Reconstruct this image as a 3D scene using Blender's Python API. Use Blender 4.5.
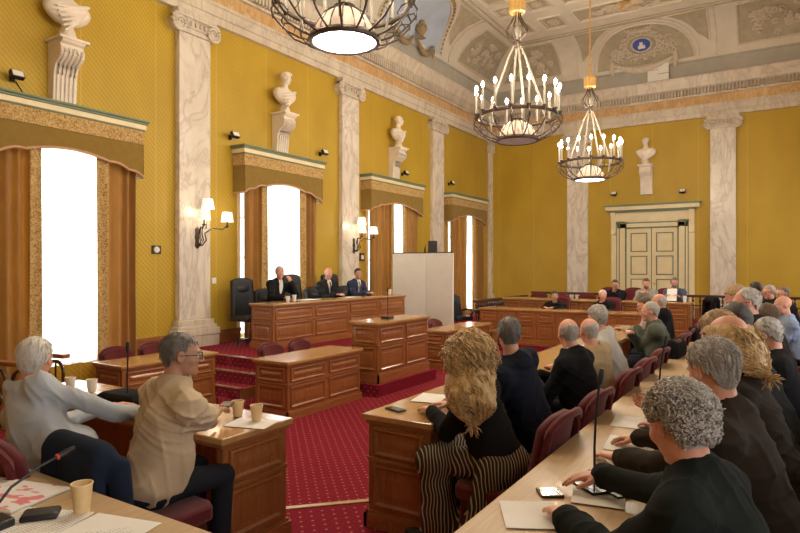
import bpy, math, random
import numpy as np
from mathutils import Vector, Matrix
random.seed(7); np.random.seed(7)
PI = math.pi
SC = bpy.context.scene
COL = SC.collection
for _o in list(bpy.data.objects): bpy.data.objects.remove(_o)

# ------------------------------------------------------------------ camera, world, light, exposure
CAM_H = 1.72
cam = bpy.data.cameras.new('camera'); camo = bpy.data.objects.new('camera', cam); COL.objects.link(camo)
cam.sensor_width = 36; cam.lens = 602/800*36; cam.clip_start = .05; cam.clip_end = 200
cam.shift_y = .0013
camo.location = (0, 0, CAM_H); camo.rotation_euler = (PI/2, 0, .5659)
SC.camera = camo
SC.view_settings.view_transform = 'Standard'; SC.view_settings.look = 'None'
SC.view_settings.gamma = 1; SC.view_settings.use_curve_mapping = False
SC.view_settings.exposure = 0.54

WX, EX, BY, FY = -8.9, 1.7, 20.06, -3.0      # left wall, right wall, back wall, wall behind the camera
WIN_Y = [4.72, 9.18, 13.46, 17.80]
world = bpy.data.worlds.new('world'); SC.world = world; world.use_nodes = True
world.node_tree.nodes['Background'].inputs[0].default_value = (.86, .93, 1, 1)
world.node_tree.nodes['Background'].inputs[1].default_value = 1.6

def area(name, loc, rot, sx, sy, power, color=(1, 1, 1), spread=PI):
    l = bpy.data.lights.new(name, 'AREA'); l.shape = 'RECTANGLE'; l.size = sx; l.size_y = sy
    l.energy = power; l.color = color; l.spread = spread
    o = bpy.data.objects.new(name, l); COL.objects.link(o); o.location = loc; o.rotation_euler = rot
    return o
# daylight standing in each window opening: the four on the left and their counterparts on the right
for wy in WIN_Y:
    area('daylight_left', (WX-.95, wy, 2.1), (0, -PI/2, 0), 3.6, 2.6, 130, (.93, .97, 1))
for wy in (0.3,) + tuple(WIN_Y):
    area('daylight_right', (EX+.5, wy, 2.4), (0, PI/2, 0), 3.2, 1.9, 28, (1, .95, .86))
sun = bpy.data.lights.new('sun', 'SUN'); sun.energy = 5; sun.angle = .02; sun.color = (1, .9, .7)
suno = bpy.data.objects.new('sun', sun); COL.objects.link(suno)
suno.rotation_euler = Vector((.75, .45, -.62)).to_track_quat('-Z', 'Y').to_euler()

# ------------------------------------------------------------------ mesh builder
def link(name, me, m=None, parent=None):
    o = bpy.data.objects.new(name, me); COL.objects.link(o)
    if m is not None: me.materials.append(m)
    if parent is not None: o.parent = parent
    return o
def tag(o, label=None, cat=None, group=None, kind=None):
    if label: o['label'] = label
    if cat: o['category'] = cat
    if group: o['group'] = group
    if kind: o['kind'] = kind
    return o
def thing(name, label, cat, loc=(0, 0, 0), rz=0, group=None):
    o = bpy.data.objects.new(name, None); COL.objects.link(o); o.empty_display_size = .1
    o.location = loc; o.rotation_euler = (0, 0, rz)
    return tag(o, label, cat, group)
def copytree(o, parent=None):
    c_ = o.copy(); COL.objects.link(c_)
    if parent is not None: c_.parent = parent
    for ch in list(o.children): copytree(ch, c_)
    return c_
def frame_of(d, up=(0, 0, 1)):
    d = Vector(d).normalized(); u = Vector(up)
    if abs(d.dot(u)) > .98: u = Vector((1, 0, 0))
    a = d.cross(u).normalized(); b = a.cross(d)
    return a, b
class B:
    def __init__(s, fn=None): s.v = []; s.f = []; s.fn = fn
    def add(s, vs, fs):
        n = len(s.v); s.v += [tuple(p) for p in vs]; s.f += [tuple(i+n for i in f) for f in fs]; return s
    def box(s, x0, x1, y0, y1, z0, z1):
        vs = [(x, y, z) for z in (z0, z1) for y in (y0, y1) for x in (x0, x1)]
        return s.add(vs, [(0, 2, 3, 1), (4, 5, 7, 6), (0, 1, 5, 4), (2, 6, 7, 3), (0, 4, 6, 2), (1, 3, 7, 5)])
    def obox(s, c, ax, ay, az, hx, hy, hz):
        c = Vector(c); ax = Vector(ax).normalized(); ay = Vector(ay).normalized(); az = Vector(az).normalized()
        vs = [c+ax*hx*i+ay*hy*j+az*hz*k for k in (-1, 1) for j in (-1, 1) for i in (-1, 1)]
        return s.add(vs, [(0, 2, 3, 1), (4, 5, 7, 6), (0, 1, 5, 4), (2, 6, 7, 3), (0, 4, 6, 2), (1, 3, 7, 5)])
    def tube(s, pts, r, n=8, closed=False, flat=1.0, up=(0, 0, 1)):
        pts = [Vector(p) for p in pts]; N = len(pts)
        rs = r if isinstance(r, (list, tuple)) else [r]*N
        vs = []
        for i, p in enumerate(pts):
            if closed: d = pts[(i+1) % N]-pts[i-1]
            else: d = pts[min(i+1, N-1)]-pts[max(i-1, 0)]
            if d.length < 1e-9: d = Vector((0, 0, 1))
            a, b = frame_of(d, up)
            for k in range(n):
                t = 2*PI*k/n; vs.append(p+a*math.cos(t)*rs[i]+b*math.sin(t)*rs[i]*flat)
        fs = []
        for i in range(N if closed else N-1):
            j = (i+1) % N
            for k in range(n):
                fs.append((i*n+k, i*n+(k+1) % n, j*n+(k+1) % n, j*n+k))
        if not closed: fs += [tuple(range(n))[::-1], tuple((N-1)*n+k for k in range(n))]
        return s.add(vs, fs)
    def lathe(s, prof, c=(0, 0, 0), n=24, a0=0, a1=2*PI, sx=1, sy=1, wob=None):
        full = abs(a1-a0-2*PI) < 1e-6; m = n if full else n+1; vs = []
        for (r, z) in prof:
            for k in range(m):
                t = a0+(a1-a0)*k/n; rr = r*(wob(t, z) if wob else 1)
                vs.append((c[0]+rr*math.cos(t)*sx, c[1]+rr*math.sin(t)*sy, c[2]+z))
        fs = []
        for i in range(len(prof)-1):
            for k in range(n):
                k2 = (k+1) % m
                fs.append((i*m+k, i*m+k2, (i+1)*m+k2, (i+1)*m+k))
        if full and prof[0] == prof[-1]: return s.add(vs, fs)
        if full and prof[0][0] > 1e-4: fs.append(tuple(range(m))[::-1])
        if full and prof[-1][0] > 1e-4: fs.append(tuple((len(prof)-1)*m+k for k in range(m)))
        return s.add(vs, fs)
    def prism(s, poly, o, u, v, w, d):
        """polygon (list of (a,b)) at o + a*u + b*v, thickness d along w"""
        o, u, v, w = Vector(o), Vector(u), Vector(v), Vector(w); n = len(poly)
        vs = [o+u*a+v*b for a, b in poly]+[o+u*a+v*b+w*d for a, b in poly]
        fs = [tuple(range(n))[::-1], tuple(range(n, 2*n))]+[(i, (i+1) % n, n+(i+1) % n, n+i) for i in range(n)]
        return s.add(vs, fs)
    def ell(s, c, r, n=12, m=8, rot=None):
        vs = []; R = rot or Matrix.Identity(3); c = Vector(c)
        for i in range(m+1):
            ph = PI*i/m
            for k in range(n):
                t = 2*PI*k/n
                vs.append(c+R @ Vector((r[0]*math.sin(ph)*math.cos(t), r[1]*math.sin(ph)*math.sin(t), r[2]*math.cos(ph))))
        fs = [(i*n+k, (i+1)*n+k, (i+1)*n+(k+1) % n, i*n+(k+1) % n) for i in range(m) for k in range(n)]
        return s.add(vs, fs)
    def loops(s, rings, close=True):
        """rings: list of equal-length closed loops, skinned; last one capped"""
        n = len(rings[0]); vs = [p for r in rings for p in r]
        fs = [(i*n+k, i*n+(k+1) % n, (i+1)*n+(k+1) % n, (i+1)*n+k) for i in range(len(rings)-1) for k in range(n)]
        if close: fs.append(tuple((len(rings)-1)*n+k for k in range(n)))
        return s.add(vs, fs)
    def sheet(s, fn, nu, nv):
        vs = [fn(i/nu, j/nv) for j in range(nv+1) for i in range(nu+1)]
        fs = [(j*(nu+1)+i, j*(nu+1)+i+1, (j+1)*(nu+1)+i+1, (j+1)*(nu+1)+i) for j in range(nv) for i in range(nu)]
        return s.add(vs, fs)
    def build(s, name, m=None, parent=None, smooth=35, bevel=0, solid=0, fix=True):
        me = bpy.data.meshes.new(name); me.from_pydata(s.v if not s.fn else [s.fn(p) for p in s.v], [], s.f); 
        if fix:
            import bmesh
            bm = bmesh.new(); bm.from_mesh(me); bmesh.ops.remove_doubles(bm, verts=bm.verts, dist=1e-5)
            bmesh.ops.recalc_face_normals(bm, faces=bm.faces); bm.to_mesh(me); bm.free()
        if smooth:
            me.polygons.foreach_set('use_smooth', [True]*len(me.polygons))
            me.set_sharp_from_angle(angle=math.radians(smooth))
        me.update()
        o = link(name, me, m, parent)
        if solid:
            md = o.modifiers.new('solid', 'SOLIDIFY'); md.thickness = solid
        if bevel:
            md = o.modifiers.new('bevel', 'BEVEL'); md.width = bevel; md.segments = 2; md.limit_method = 'ANGLE'
        return o

# ------------------------------------------------------------------ materials
class MT:
    def __init__(s, name):
        s.m = bpy.data.materials.new(name); s.m.use_nodes = True; s.nt = s.m.node_tree; s.N = s.nt.nodes; s.L = s.nt.links
        s.b = s.N['Principled BSDF']; s.out = s.N['Material Output']; s._co = None
    def node(s, t, **kw):
        n = s.N.new(t)
        for k, v in kw.items():
            if k in n.inputs.keys() if isinstance(k, str) else False: n.inputs[k].default_value = v
            else: setattr(n, k, v)
        return n
    def co(s, scale=(1, 1, 1), rot=(0, 0, 0)):
        if s._co is None: s._co = s.N.new('ShaderNodeTexCoord')
        mp = s.N.new('ShaderNodeMapping'); s.L.new(s._co.outputs['Object'], mp.inputs[0])
        mp.inputs['Scale'].default_value = scale; mp.inputs['Rotation'].default_value = rot
        return mp.outputs[0]
    def noise(s, scale, sc=(1, 1, 1), detail=4, rough=.55, dist=0, rot=(0, 0, 0)):
        n = s.N.new('ShaderNodeTexNoise'); s.L.new(s.co(sc, rot), n.inputs['Vector'])
        n.inputs['Scale'].default_value = scale; n.inputs['Detail'].default_value = detail
        n.inputs['Roughness'].default_value = rough; n.inputs['Distortion'].default_value = dist
        return n.outputs[0]
    def ramp(s, fac, stops):
        r = s.N.new('ShaderNodeValToRGB'); s.L.new(fac, r.inputs[0]); e = r.color_ramp.elements
        while len(e) < len(stops): e.new(.5)
        for i, (p, c_) in enumerate(stops): e[i].position = p; e[i].color = (*c_, 1) if len(c_) == 3 else c_
        return r.outputs[0]
    def math(s, op, a, b=None):
        n = s.N.new('ShaderNodeMath'); n.operation = op
        for i, x in enumerate((a, b)):
            if x is None: continue
            if isinstance(x, (int, float)): n.inputs[i].default_value = x
            else: s.L.new(x, n.inputs[i])
        return n.outputs[0]
    def mix(s, fac, a, b):
        n = s.N.new('ShaderNodeMix'); n.data_type = 'RGBA'
        for i, x in ((0, fac), (6, a), (7, b)):
            if isinstance(x, (int, float)): n.inputs[i].default_value = x
            elif isinstance(x, tuple): n.inputs[i].default_value = (*x, 1)
            else: s.L.new(x, n.inputs[i])
        return n.outputs[2]
    def sep(s, vec):
        n = s.N.new('ShaderNodeSeparateXYZ'); s.L.new(vec, n.inputs[0]); return n.outputs
    def col(s, c_): 
        if isinstance(c_, tuple): s.b.inputs['Base Color'].default_value = (*c_, 1)
        else: s.L.new(c_, s.b.inputs['Base Color'])
        return s
    def set(s, rough=.5, metal=0, spec=None, sheen=0, coat=0, trans=0):
        s.b.inputs['Roughness'].default_value = rough; s.b.inputs['Metallic'].default_value = metal
        if spec is not None: s.b.inputs['Specular IOR Level'].default_value = spec
        if sheen: s.b.inputs['Sheen Weight'].default_value = sheen
        if coat: s.b.inputs['Coat Weight'].default_value = coat; s.b.inputs['Coat Roughness'].default_value = .15
        if trans: s.b.inputs['Transmission Weight'].default_value = trans
        return s
    def bump(s, h, strength=.3, dist=.01):
        n = s.N.new('ShaderNodeBump'); n.inputs['Strength'].default_value = strength; n.inputs['Distance'].default_value = dist
        s.L.new(h, n.inputs['Height']); s.L.new(n.outputs[0], s.b.inputs['Normal']); return s
def mul(c_, k): return tuple(min(1, x*k) for x in c_)
def plain(name, c_, rough=.5, metal=0, var=.12, scale=12, bump=0, **kw):
    t = MT(name); n = t.noise(scale)
    t.col(t.ramp(n, [(.3, mul(c_, 1-var)), (.7, mul(c_, 1+var))])).set(rough, metal, **kw)
    if bump: t.bump(t.noise(scale*8), bump, .004)
    return t.m
def emit(name, c_, st):
    t = MT(name); t.col((.8, .8, .8)); t.b.inputs['Emission Color'].default_value = (*c_, 1); t.b.inputs['Emission Strength'].default_value = st
    return t.m
def wood(name, c1, c2, axis=2, rough=.32, coat=.35, scale=1.0):
    t = MT(name); sc = [14, 14, 14]; sc[axis] = 1.1
    n = t.noise(2.2*scale, tuple(sc), 5, .6, 1.2); n2 = t.noise(1.3, (1, 1, 1), 2)
    c_ = t.ramp(n, [(.28, c1), (.72, c2)]); c2_ = t.mix(t.math('MULTIPLY', n2, .35), c_, mul(c1, .8))
    t.col(c2_).set(rough, coat=coat).bump(n, .12, .002); return t.m
def fabric(name, c_, rough=.9, scale=240, var=.2, sheen=.15):
    t = MT(name); n = t.noise(9); w = t.noise(scale, (1, 1, 1), 2)
    dk = max(c_) < .08
    t.col(t.mix(w, t.ramp(n, [(.3, mul(c_, 1-var)), (.7, mul(c_, 1+var))]), mul(c_, .8))).set(rough, spec=.15 if dk else .3, sheen=0 if dk else sheen)
    t.bump(w, .25, .003); return t.m
def marble(name, c1, c2, vein, scale=1.0, rough=.25):
    t = MT(name); base = t.ramp(t.noise(1.6*scale, (1, 1, .6), 6, .6, .6), [(.3, c1), (.7, c2)])
    v = t.noise(1.1*scale, (1.3, 1.3, .45), 8, .62, 2.2, (0.5, .3, 0))
    vm = t.ramp(t.math('ABSOLUTE', t.math('SUBTRACT', v, .5)), [(0, (.75,)*3), (.03, (.25,)*3), (.09, (0, 0, 0))])
    t.col(t.mix(vm, base, vein)).set(rough); return t.m

M = {}
M['desk'] = wood('desk_wood', (.235, .078, .022), (.42, .165, .052), 2)
M['desk_h'] = wood('desk_wood_rail', (.25, .085, .024), (.44, .18, .06), 1)
M['desktop'] = wood('desk_top_wood', (.40, .20, .065), (.56, .32, .125), 1, .25, .5)
M['desktop_x'] = wood('desk_top_wood_crosswise', (.40, .20, .065), (.56, .32, .125), 0, .25, .5)
M['bench'] = wood('long_desk_top_wood', (.44, .30, .16), (.60, .43, .25), 1, .45, .12)
M['plinth'] = wood('desk_plinth_wood', (.20, .07, .022), (.32, .13, .045), 1)
M['darkwood'] = wood('dark_wood', (.045, .018, .010), (.10, .04, .02), 2)
M['marble'] = marble('pilaster_marble', (.66, .60, .51), (.80, .74, .65), (.47, .40, .34))
M['marble2'] = marble('cornice_marble', (.60, .53, .43), (.73, .66, .55), (.46, .39, .32), .8, .35)
M['orange'] = marble('frieze_marble', (.56, .34, .13), (.70, .51, .28), (.47, .23, .08), 2.2, .3)
M['statue'] = plain('white_statue_marble', (.80, .72, .62), .4, 0, .06, 6)
M['plaster'] = plain('ceiling_plaster', (.66, .61, .52), .8, 0, .06, 3)
M['plaster_l'] = plain('ceiling_plaster_light', (.70, .64, .54), .8, 0, .06, 3)
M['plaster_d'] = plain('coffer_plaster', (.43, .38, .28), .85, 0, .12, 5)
M['plaster_g'] = plain('grey_band_plaster', (.42, .40, .345), .8, 0, .07, 3)
M['relief'] = plain('relief_plaster', (.60, .53, .42), .8, 0, .2, 25)
M['relief_d'] = plain('bronze_brown_relief', (.30, .22, .12), .7, 0, .3, 25)
M['gilt'] = plain('gilt_brass', (.80, .52, .20), .35, .7, .15, 20)
M['iron'] = plain('dark_iron', (.09, .065, .05), .45, .6, .2, 30)
M['black'] = plain('black_plastic', (.012, .012, .013), .4, 0, .1, 30)
M['leather'] = plain('black_leather', (.012, .013, .016), .42, 0, .2, 30, .1)
M['chair_red'] = fabric('maroon_upholstery', (.115, .010, .014), .8)
M['cream'] = plain('cream_paint', (.80, .70, .44), .45, 0, .05, 4)
M['green'] = plain('grey_green_paint', (.17, .22, .14), .5, 0, .1, 6)
M['white'] = plain('white_paint', (.80, .79, .75), .5, 0, .03, 4)
M['paper'] = plain('paper', (.80, .79, .76), .75, 0, .03, 8)
M['cup'] = plain('paper_cup', (.72, .52, .27), .6, 0, .08, 20)
M['cuprim'] = plain('cup_inside', (.78, .66, .44), .6, 0, .05, 20)
M['candle'] = plain('candle_tube', (.85, .80, .70), .5, 0, .03, 10)
M['alabaster'] = plain('alabaster', (.72, .58, .48), .5, 0, .15, 12)
M['brass'] = plain('brass_strip', (.55, .42, .25), .35, .9, .15, 20)
M['chrome'] = plain('steel', (.5, .5, .5), .25, 1, .05, 10)
M['bulb'] = emit('candle_bulb_glow', (1, .93, .84), 30)
M['tube'] = plain('candle_tube_dark', (.30, .27, .22), .5, 0, .03, 10)  # albedo lowered so the close candle lights do not blow out tubes and rods
M['disc_on'] = emit('lit_glass_disc', (1, .97, .93), 5)
M['disc_off'] = plain('frosted_glass_disc', (.62, .66, .74), .3, 0, .2, 14)
M['shade'] = emit('lamp_shade_fabric', (1, .88, .72), .45)

def mk_wallpaper():
    t = MT('yellow_damask'); v = t.sep(t.co()); h = t.math('ADD', v[0], v[1]); z = v[2]
    a = t.math('SINE', t.math('MULTIPLY', t.math('ADD', h, z), 2*PI/.085))
    b = t.math('SINE', t.math('MULTIPLY', t.math('SUBTRACT', h, z), 2*PI/.085))
    m = t.ramp(t.math('ADD', t.math('MULTIPLY', a, .6), t.math('MULTIPLY', b, .18)), [(.0, (0, 0, 0)), (.40, (1,)*3)])
    strip = t.N.new('ShaderNodeTexWhiteNoise'); strip.noise_dimensions = '1D'
    t.L.new(t.math('FLOOR', t.math('DIVIDE', h, 1.28)), strip.inputs['W'])
    seam = t.math('LESS_THAN', t.math('FRACT', t.math('DIVIDE', h, 1.28)), .012)
    base = t.ramp(t.noise(1.2, (1, 1, .5), 4), [(.3, (.46, .300, .014)), (.7, (.57, .385, .024))])
    c_ = t.mix(t.math('MULTIPLY', m, .42), base, (.32, .19, .010))
    c_ = t.mix(t.math('MULTIPLY', strip.outputs[0], .28), c_, (.46, .27, .03))
    c_ = t.mix(t.math('MULTIPLY', seam, .5), c_, (.66, .46, .12))
    t.col(c_).set(.55, sheen=.1); t.bump(m, .08, .002); return t.m
M['wall'] = mk_wallpaper()
def mk_carpet():
    t = MT('red_dotted_carpet'); v = t.sep(t.co(rot=(0, 0, .0)))
    def dots(ox, oy, P, r):
        fx = t.math('SUBTRACT', t.math('FRACT', t.math('ADD', t.math('DIVIDE', v[0], P), ox)), .5)
        fy = t.math('SUBTRACT', t.math('FRACT', t.math('ADD', t.math('DIVIDE', t.math('ADD', v[1], v[2]), P), oy)), .5)
        fz = t.math('SUBTRACT', t.math('FRACT', t.math('ADD', t.math('DIVIDE', v[2], P), oy)), .5)
        d = t.math('ADD', t.math('MULTIPLY', fx, fx), t.math('MULTIPLY', fy, fy))
        return t.math('LESS_THAN', d, r*r)
    d = t.math('MAXIMUM', dots(0, 0, .11, .085), dots(.5, .5, .11, .085))
    base = t.ramp(t.noise(60, (1, 1, 1), 3), [(.3, (.165, .011, .022)), (.7, (.255, .022, .040))])
    base = t.mix(t.math('MULTIPLY', t.noise(1.2), .3), base, (.17, .01, .02))
    t.col(t.mix(t.math('MULTIPLY', d, .5), base, (.56, .33, .22))).set(1.0, spec=.05); t.bump(t.noise(300, (1, 1, 1), 2), .3, .004)
    return t.m
M['carpet'] = mk_carpet()
M['carpet_d'] = fabric('dark_red_carpet', (.13, .012, .02), .95, 200)
def mk_drape():
    t = MT('golden_brown_drape'); n = t.noise(7, (1, 1, .3), 4)
    base = t.ramp(n, [(.3, (.25, .135, .035)), (.7, (.38, .215, .060))])
    t.col(base).set(.7, sheen=.3); t.bump(t.noise(120), .2, .003)
    tr = t.N.new('ShaderNodeBsdfTranslucent'); tr.inputs[0].default_value = (.72, .42, .08, 1)
    mx = t.N.new('ShaderNodeMixShader'); mx.inputs[0].default_value = .27
    t.L.new(t.b.outputs[0], mx.inputs[1]); t.L.new(tr.outputs[0], mx.inputs[2]); t.L.new(mx.outputs[0], t.out.inputs[0]); return t.m
M['drape'] = mk_drape()
def mk_embroidery(name, c1, c2, ax):
    t = MT(name); v = t.noise(26, (1, 1, 1), 2, .5, 1.2)
    m = t.ramp(t.math('ABSOLUTE', t.math('SUBTRACT', v, .5)), [(.02, (1,)*3), (.07, (0, 0, 0))])
    t.col(t.mix(m, c1, c2)).set(.7, sheen=.2); t.bump(m, .5, .006); return t.m
M['band'] = mk_embroidery('gold_embroidered_band', (.62, .43, .16), (.27, .13, .025), 0)
M['valance'] = fabric('old_gold_velvet', (.28, .175, .030), .8, 150, .15, .3)
M['fringe'] = plain('pink_gold_braid', (.55, .33, .19), .8, 0, .15, 60)
def mk_sheer():
    t = MT('sheer_white_curtain')
    tr = t.N.new('ShaderNodeBsdfTranslucent'); tr.inputs[0].default_value = (.93, .93, .92, 1)
    df = t.N.new('ShaderNodeBsdfDiffuse'); df.inputs[0].default_value = (.85, .85, .85, 1)
    tp = t.N.new('ShaderNodeBsdfTransparent')
    m1 = t.N.new('ShaderNodeMixShader'); m1.inputs[0].default_value = .3
    t.L.new(tr.outputs[0], m1.inputs[1]); t.L.new(df.outputs[0], m1.inputs[2])
    m2 = t.N.new('ShaderNodeMixShader'); m2.inputs[0].default_value = .22
    t.L.new(m1.outputs[0], m2.inputs[1]); t.L.new(tp.outputs[0], m2.inputs[2]); t.L.new(m2.outputs[0], t.out.inputs[0]); return t.m
M['sheer'] = mk_sheer()
def mk_glass():
    t = MT('window_glass'); tp = t.N.new('ShaderNodeBsdfTransparent'); gl = t.N.new('ShaderNodeBsdfGlossy'); gl.inputs['Roughness'].default_value = .02
    m = t.N.new('ShaderNodeMixShader'); m.inputs[0].default_value = .06
    t.L.new(tp.outputs[0], m.inputs[1]); t.L.new(gl.outputs[0], m.inputs[2]); t.L.new(m.outputs[0], t.out.inputs[0]); return t.m
M['glass'] = mk_glass()
M['sky_paint'] = plain('painted_sky', (.42, .50, .62), .8, 0, .12, 1.5)
M['blue'] = plain('crest_blue', (.05, .10, .42), .6, 0, .1, 8)
# ------------------------------------------------------------------ the room shell
def struct(o, label=None):
    o['kind'] = 'structure'
    if label: o['label'] = label
    return o
def wall_with_holes(name, plane, x, span, z0, z1, holes, thick, mat):
    """wall in the plane X=x (plane 'x') with rectangular holes (a0,a1,zb,zt)"""
    b = B(); s0, s1 = span; t0, t1 = (x-thick, x) if thick > 0 else (x, x-thick)
    edges = [s0]
    for h in holes: edges += [h[0], h[1]]
    edges.append(s1)
    for i in range(0, len(edges), 2):
        if edges[i+1] > edges[i]: b.box(t0, t1, edges[i], edges[i+1], z0, z1)
    for a0, a1, zb, zt in holes:
        if zb > z0: b.box(t0, t1, a0, a1, z0, zb)
        b.box(t0, t1, a0, a1, zt, z1)
    return struct(b.build(name, mat, smooth=0, fix=False))
HW = .98
holesL = [(y-HW, y+HW, .34, 3.75) for y in WIN_Y]
wall_with_holes('wall_left', 'x', WX, (FY, BY+.3), -.5, 7.6, holesL, .45, M['wall'])
holesR = [(.3-HW, .3+HW, .6, 4.0)]+[(y-HW, y+HW, .6, 4.0) for y in WIN_Y]
wall_with_holes('wall_right', 'x', EX, (FY, BY+.3), -.5, 7.6, holesR, -.45, M['wall'])
struct(B().box(WX, EX, BY, BY+.3, -.5, 7.6).build('wall_back', M['wall'], smooth=0))
struct(B().box(WX-.45, EX+.45, FY-.3, FY, -.5, 9.2).build('wall_front', M['wall'], smooth=0))

# floor: sunken well in the middle, a step of raised floor around it
PIT = -.16
b = B().box(WX-.3, EX+.3, FY, BY+.2, -.5, PIT); struct(b.build('floor', M['carpet'], smooth=0))
pl = [(WX, FY), (EX, FY), (EX, BY), (WX, BY), (WX, 12.75), (-2.59, 12.75), (-2.59, 3.63), (-3.03, 3.17), (WX, 3.17)]
struct(B().prism(pl, (0, 0, PIT+.001), (1, 0, 0), (0, 1, 0), (0, 0, 1), -PIT-.001).build('floor', M['carpet'], smooth=0))
nos = [(WX, 3.17), (-3.03, 3.17), (-2.59, 3.63), (-2.59, 12.75), (-6.2, 12.75)]
nb = B()
for p, q in zip(nos[:-1], nos[1:]):
    d = Vector((q[0]-p[0], q[1]-p[1], 0)); nrm = Vector((-d.y, d.x, 0)).normalized()
    c_ = Vector((*p, 0))+d/2+nrm*(-.02)
    nb.obox((c_.x, c_.y, .003), d, nrm, (0, 0, 1), d.length/2+.01, .024, .006)
struct(nb.build('trim_1', M['brass'], smooth=0))
struct(B().box(WX, EX, 14.0, BY, 0, .17).build('floor', M['carpet'], smooth=0))

# dais along the left wall with steps at its near end
dz = .32
b = B().box(WX, -6.5, 6.6, 12.25, PIT, dz); b.box(WX, -6.5, 6.3, 6.6, PIT, .16); b.box(WX, -6.5, 6.0, 6.3, PIT, 0)
b.box(-6.5, -4.93, 7.18, 8.9, PIT, .01)
dais = b.build('floor', M['carpet'], smooth=0); struct(dais, 'red carpeted dais with three steps along the window wall')
nb = B()
for y, z in ((6.6, dz), (6.3, .16), (6.0, 0)): nb.box(WX, -6.5, y-.012, y+.035, z-.012, z+.008)
struct(nb.build('trim_2', M['brass'], smooth=0))
sb = B()
sb.box(-6.5, -6.47, 6.0, 12.25, PIT, 0); sb.box(-6.5, -6.47, 6.3, 12.25, 0, .16); sb.box(-6.5, -6.47, 6.6, 12.25, .16, dz)
struct(sb.build('trim_3', M['plinth'], smooth=0))

# baseboards
bb = B()
e = [FY]+[v for h in holesL for v in h[:2]]+[BY]
for i in range(0, len(e), 2):
    z0 = dz if e[i] > 5 and e[i] < 12 else 0
    bb.box(WX, WX+.03, e[i], e[i+1], PIT, .5); bb.box(WX, WX+.05, e[i], e[i+1], .5, .56)
struct(bb.build('baseboard_left', M['desk_h'], smooth=0))
struct(B().box(WX, EX, BY-.03, BY, 0, .45).box(WX, EX, BY-.05, BY, .45, .5).build('baseboard_back', M['desk_h'], smooth=0))

# windows: reveal, frame with glazing bars, panes
for i, y in enumerate(WIN_Y):
    r = thing('window_%d' % (i+1), None, None, (WX, y, .34)); r['kind'] = 'structure'
    fr = B(); d0, d1 = -.30, -.22
    for a in (-HW, -.04, HW-.08): fr.box(d0, d1, a, a+.08, 0, 3.41)
    for z in (0, .75, 1.55, 2.35, 3.33): fr.box(d0, d1, -HW, HW, z, z+(.08 if z in (0, 3.33) else .05))
    fr.build('window_frame', M['white'], r, smooth=0)
    B().box(-.27, -.262, -HW+.05, HW-.05, .05, 3.36).build('pane', M['glass'], r, smooth=0)
    B().box(-.01, .02, -HW-.07, -HW, 0, 3.45).box(-.01, .02, HW, HW+.07, 0, 3.45).build('casing', M['cream'], r, smooth=0)

# ------------------------------------------------------------------ entablature and coved ceiling
# profile: (distance from wall, z)
ENT = [('architrave', M['marble2'], [(0, 6.2), (.10, 6.2), (.10, 6.33), (.13, 6.34), (.13, 6.50), (.16, 6.53), (.16, 6.57), (0, 6.57)]),
       ('frieze', M['orange'], [(0, 6.57), (.11, 6.57), (.11, 6.83), (0, 6.83)]),
       ('cornice', M['marble2'], [(0, 6.83), (.19, 6.83), (.20, 6.87), (.14, 6.875), (.14, 7.045), (.28, 7.05), (.34, 7.08), (.36, 7.2), (.38, 7.24), (.42, 7.34), (.46, 7.38), (0, 7.38)]),
       ('attic_band', M['plaster_g'], [(0, 7.38), (.36, 7.38), (.36, 7.80), (.40, 7.82), (.40, 7.88), (0, 7.88)])]
def ring_sweep(b, prof):
    """sweep (d,z) profile round the room inside the four walls, mitred"""
    rings = []
    for d, z in prof: rings.append([(WX+d, FY+d, z), (EX-d, FY+d, z), (EX-d, BY-d, z), (WX+d, BY-d, z)])
    n = len(prof); vs = [p for r in rings for p in r]
    fs = [(i*4+k, i*4+(k+1) % 4, ((i+1) % n)*4+(k+1) % 4, ((i+1) % n)*4+k) for i in range(n) for k in range(4)]
    b.add(vs, fs)
for k, (nm, m, prof) in enumerate(ENT):
    b = B(); ring_sweep(b, prof)
    if nm == 'cornice':   # dentils
        for i in range(int((BY-FY)/.09)):
            y = FY+.3+i*.09
            if y < BY-.3: b.box(WX+.13, WX+.27, y, y+.045, 6.88, 7.05); 
        for i in range(int((EX-WX)/.09)):
            x = WX+.3+i*.09
            if x < EX-.3: b.box(x, x+.045, BY-.27, BY-.13, 6.88, 7.05)
    struct(b.build('trim_%d' % (k+4), m, smooth=0, fix=False))

D0, D1, Z0, Z1 = .40, 1.75, 7.86, 8.88
def cove(side, a, v, h=0.0):
    """point on the cove: side 'L' (a=Y) or 'K' (a=X, back wall) ; v 0..1 ; h towards the room"""
    th = v*PI/2
    d = D0+(D1-D0)*(1-math.cos(th)); z = Z0+(Z1-Z0)*math.sin(th)
    nx, nz = math.cos(th)/(D1-D0), -math.sin(th)/(Z1-Z0)
    l = math.hypot(nx, nz); d += nx/l*h; z += nz/l*h
    if side == 'L': return (WX+d, a, z)
    if side == 'R': return (EX-d, a, z)
    if side == 'F': return (a, FY+d, z)
    return (a, BY-d, z)
cb = B(); NV = 16
prof = [(D0+(D1-D0)*(1-math.cos(i/NV*PI/2)), Z0+(Z1-Z0)*math.sin(i/NV*PI/2)) for i in range(NV+1)]
vs = []
for d, z in prof: vs += [(WX+d, FY+d, z), (EX-d, FY+d, z), (EX-d, BY-d, z), (WX+d, BY-d, z)]
cb.add(vs, [(i*4+k, i*4+(k+1) % 4, (i+1)*4+(k+1) % 4, (i+1)*4+k) for i in range(NV) for k in range(4)])
cb.add([(WX+D1, FY+D1, Z1), (EX-D1, FY+D1, Z1), (EX-D1, BY-D1, Z1), (WX+D1, BY-D1, Z1)], [(0, 1, 2, 3)])
struct(cb.build('ceiling', M['plaster'], smooth=30))
struct(B().box(WX-.45, EX+.45, FY-.3, BY+.3, 9.0, 9.2).build('ceiling', M['plaster'], smooth=0))
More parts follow.
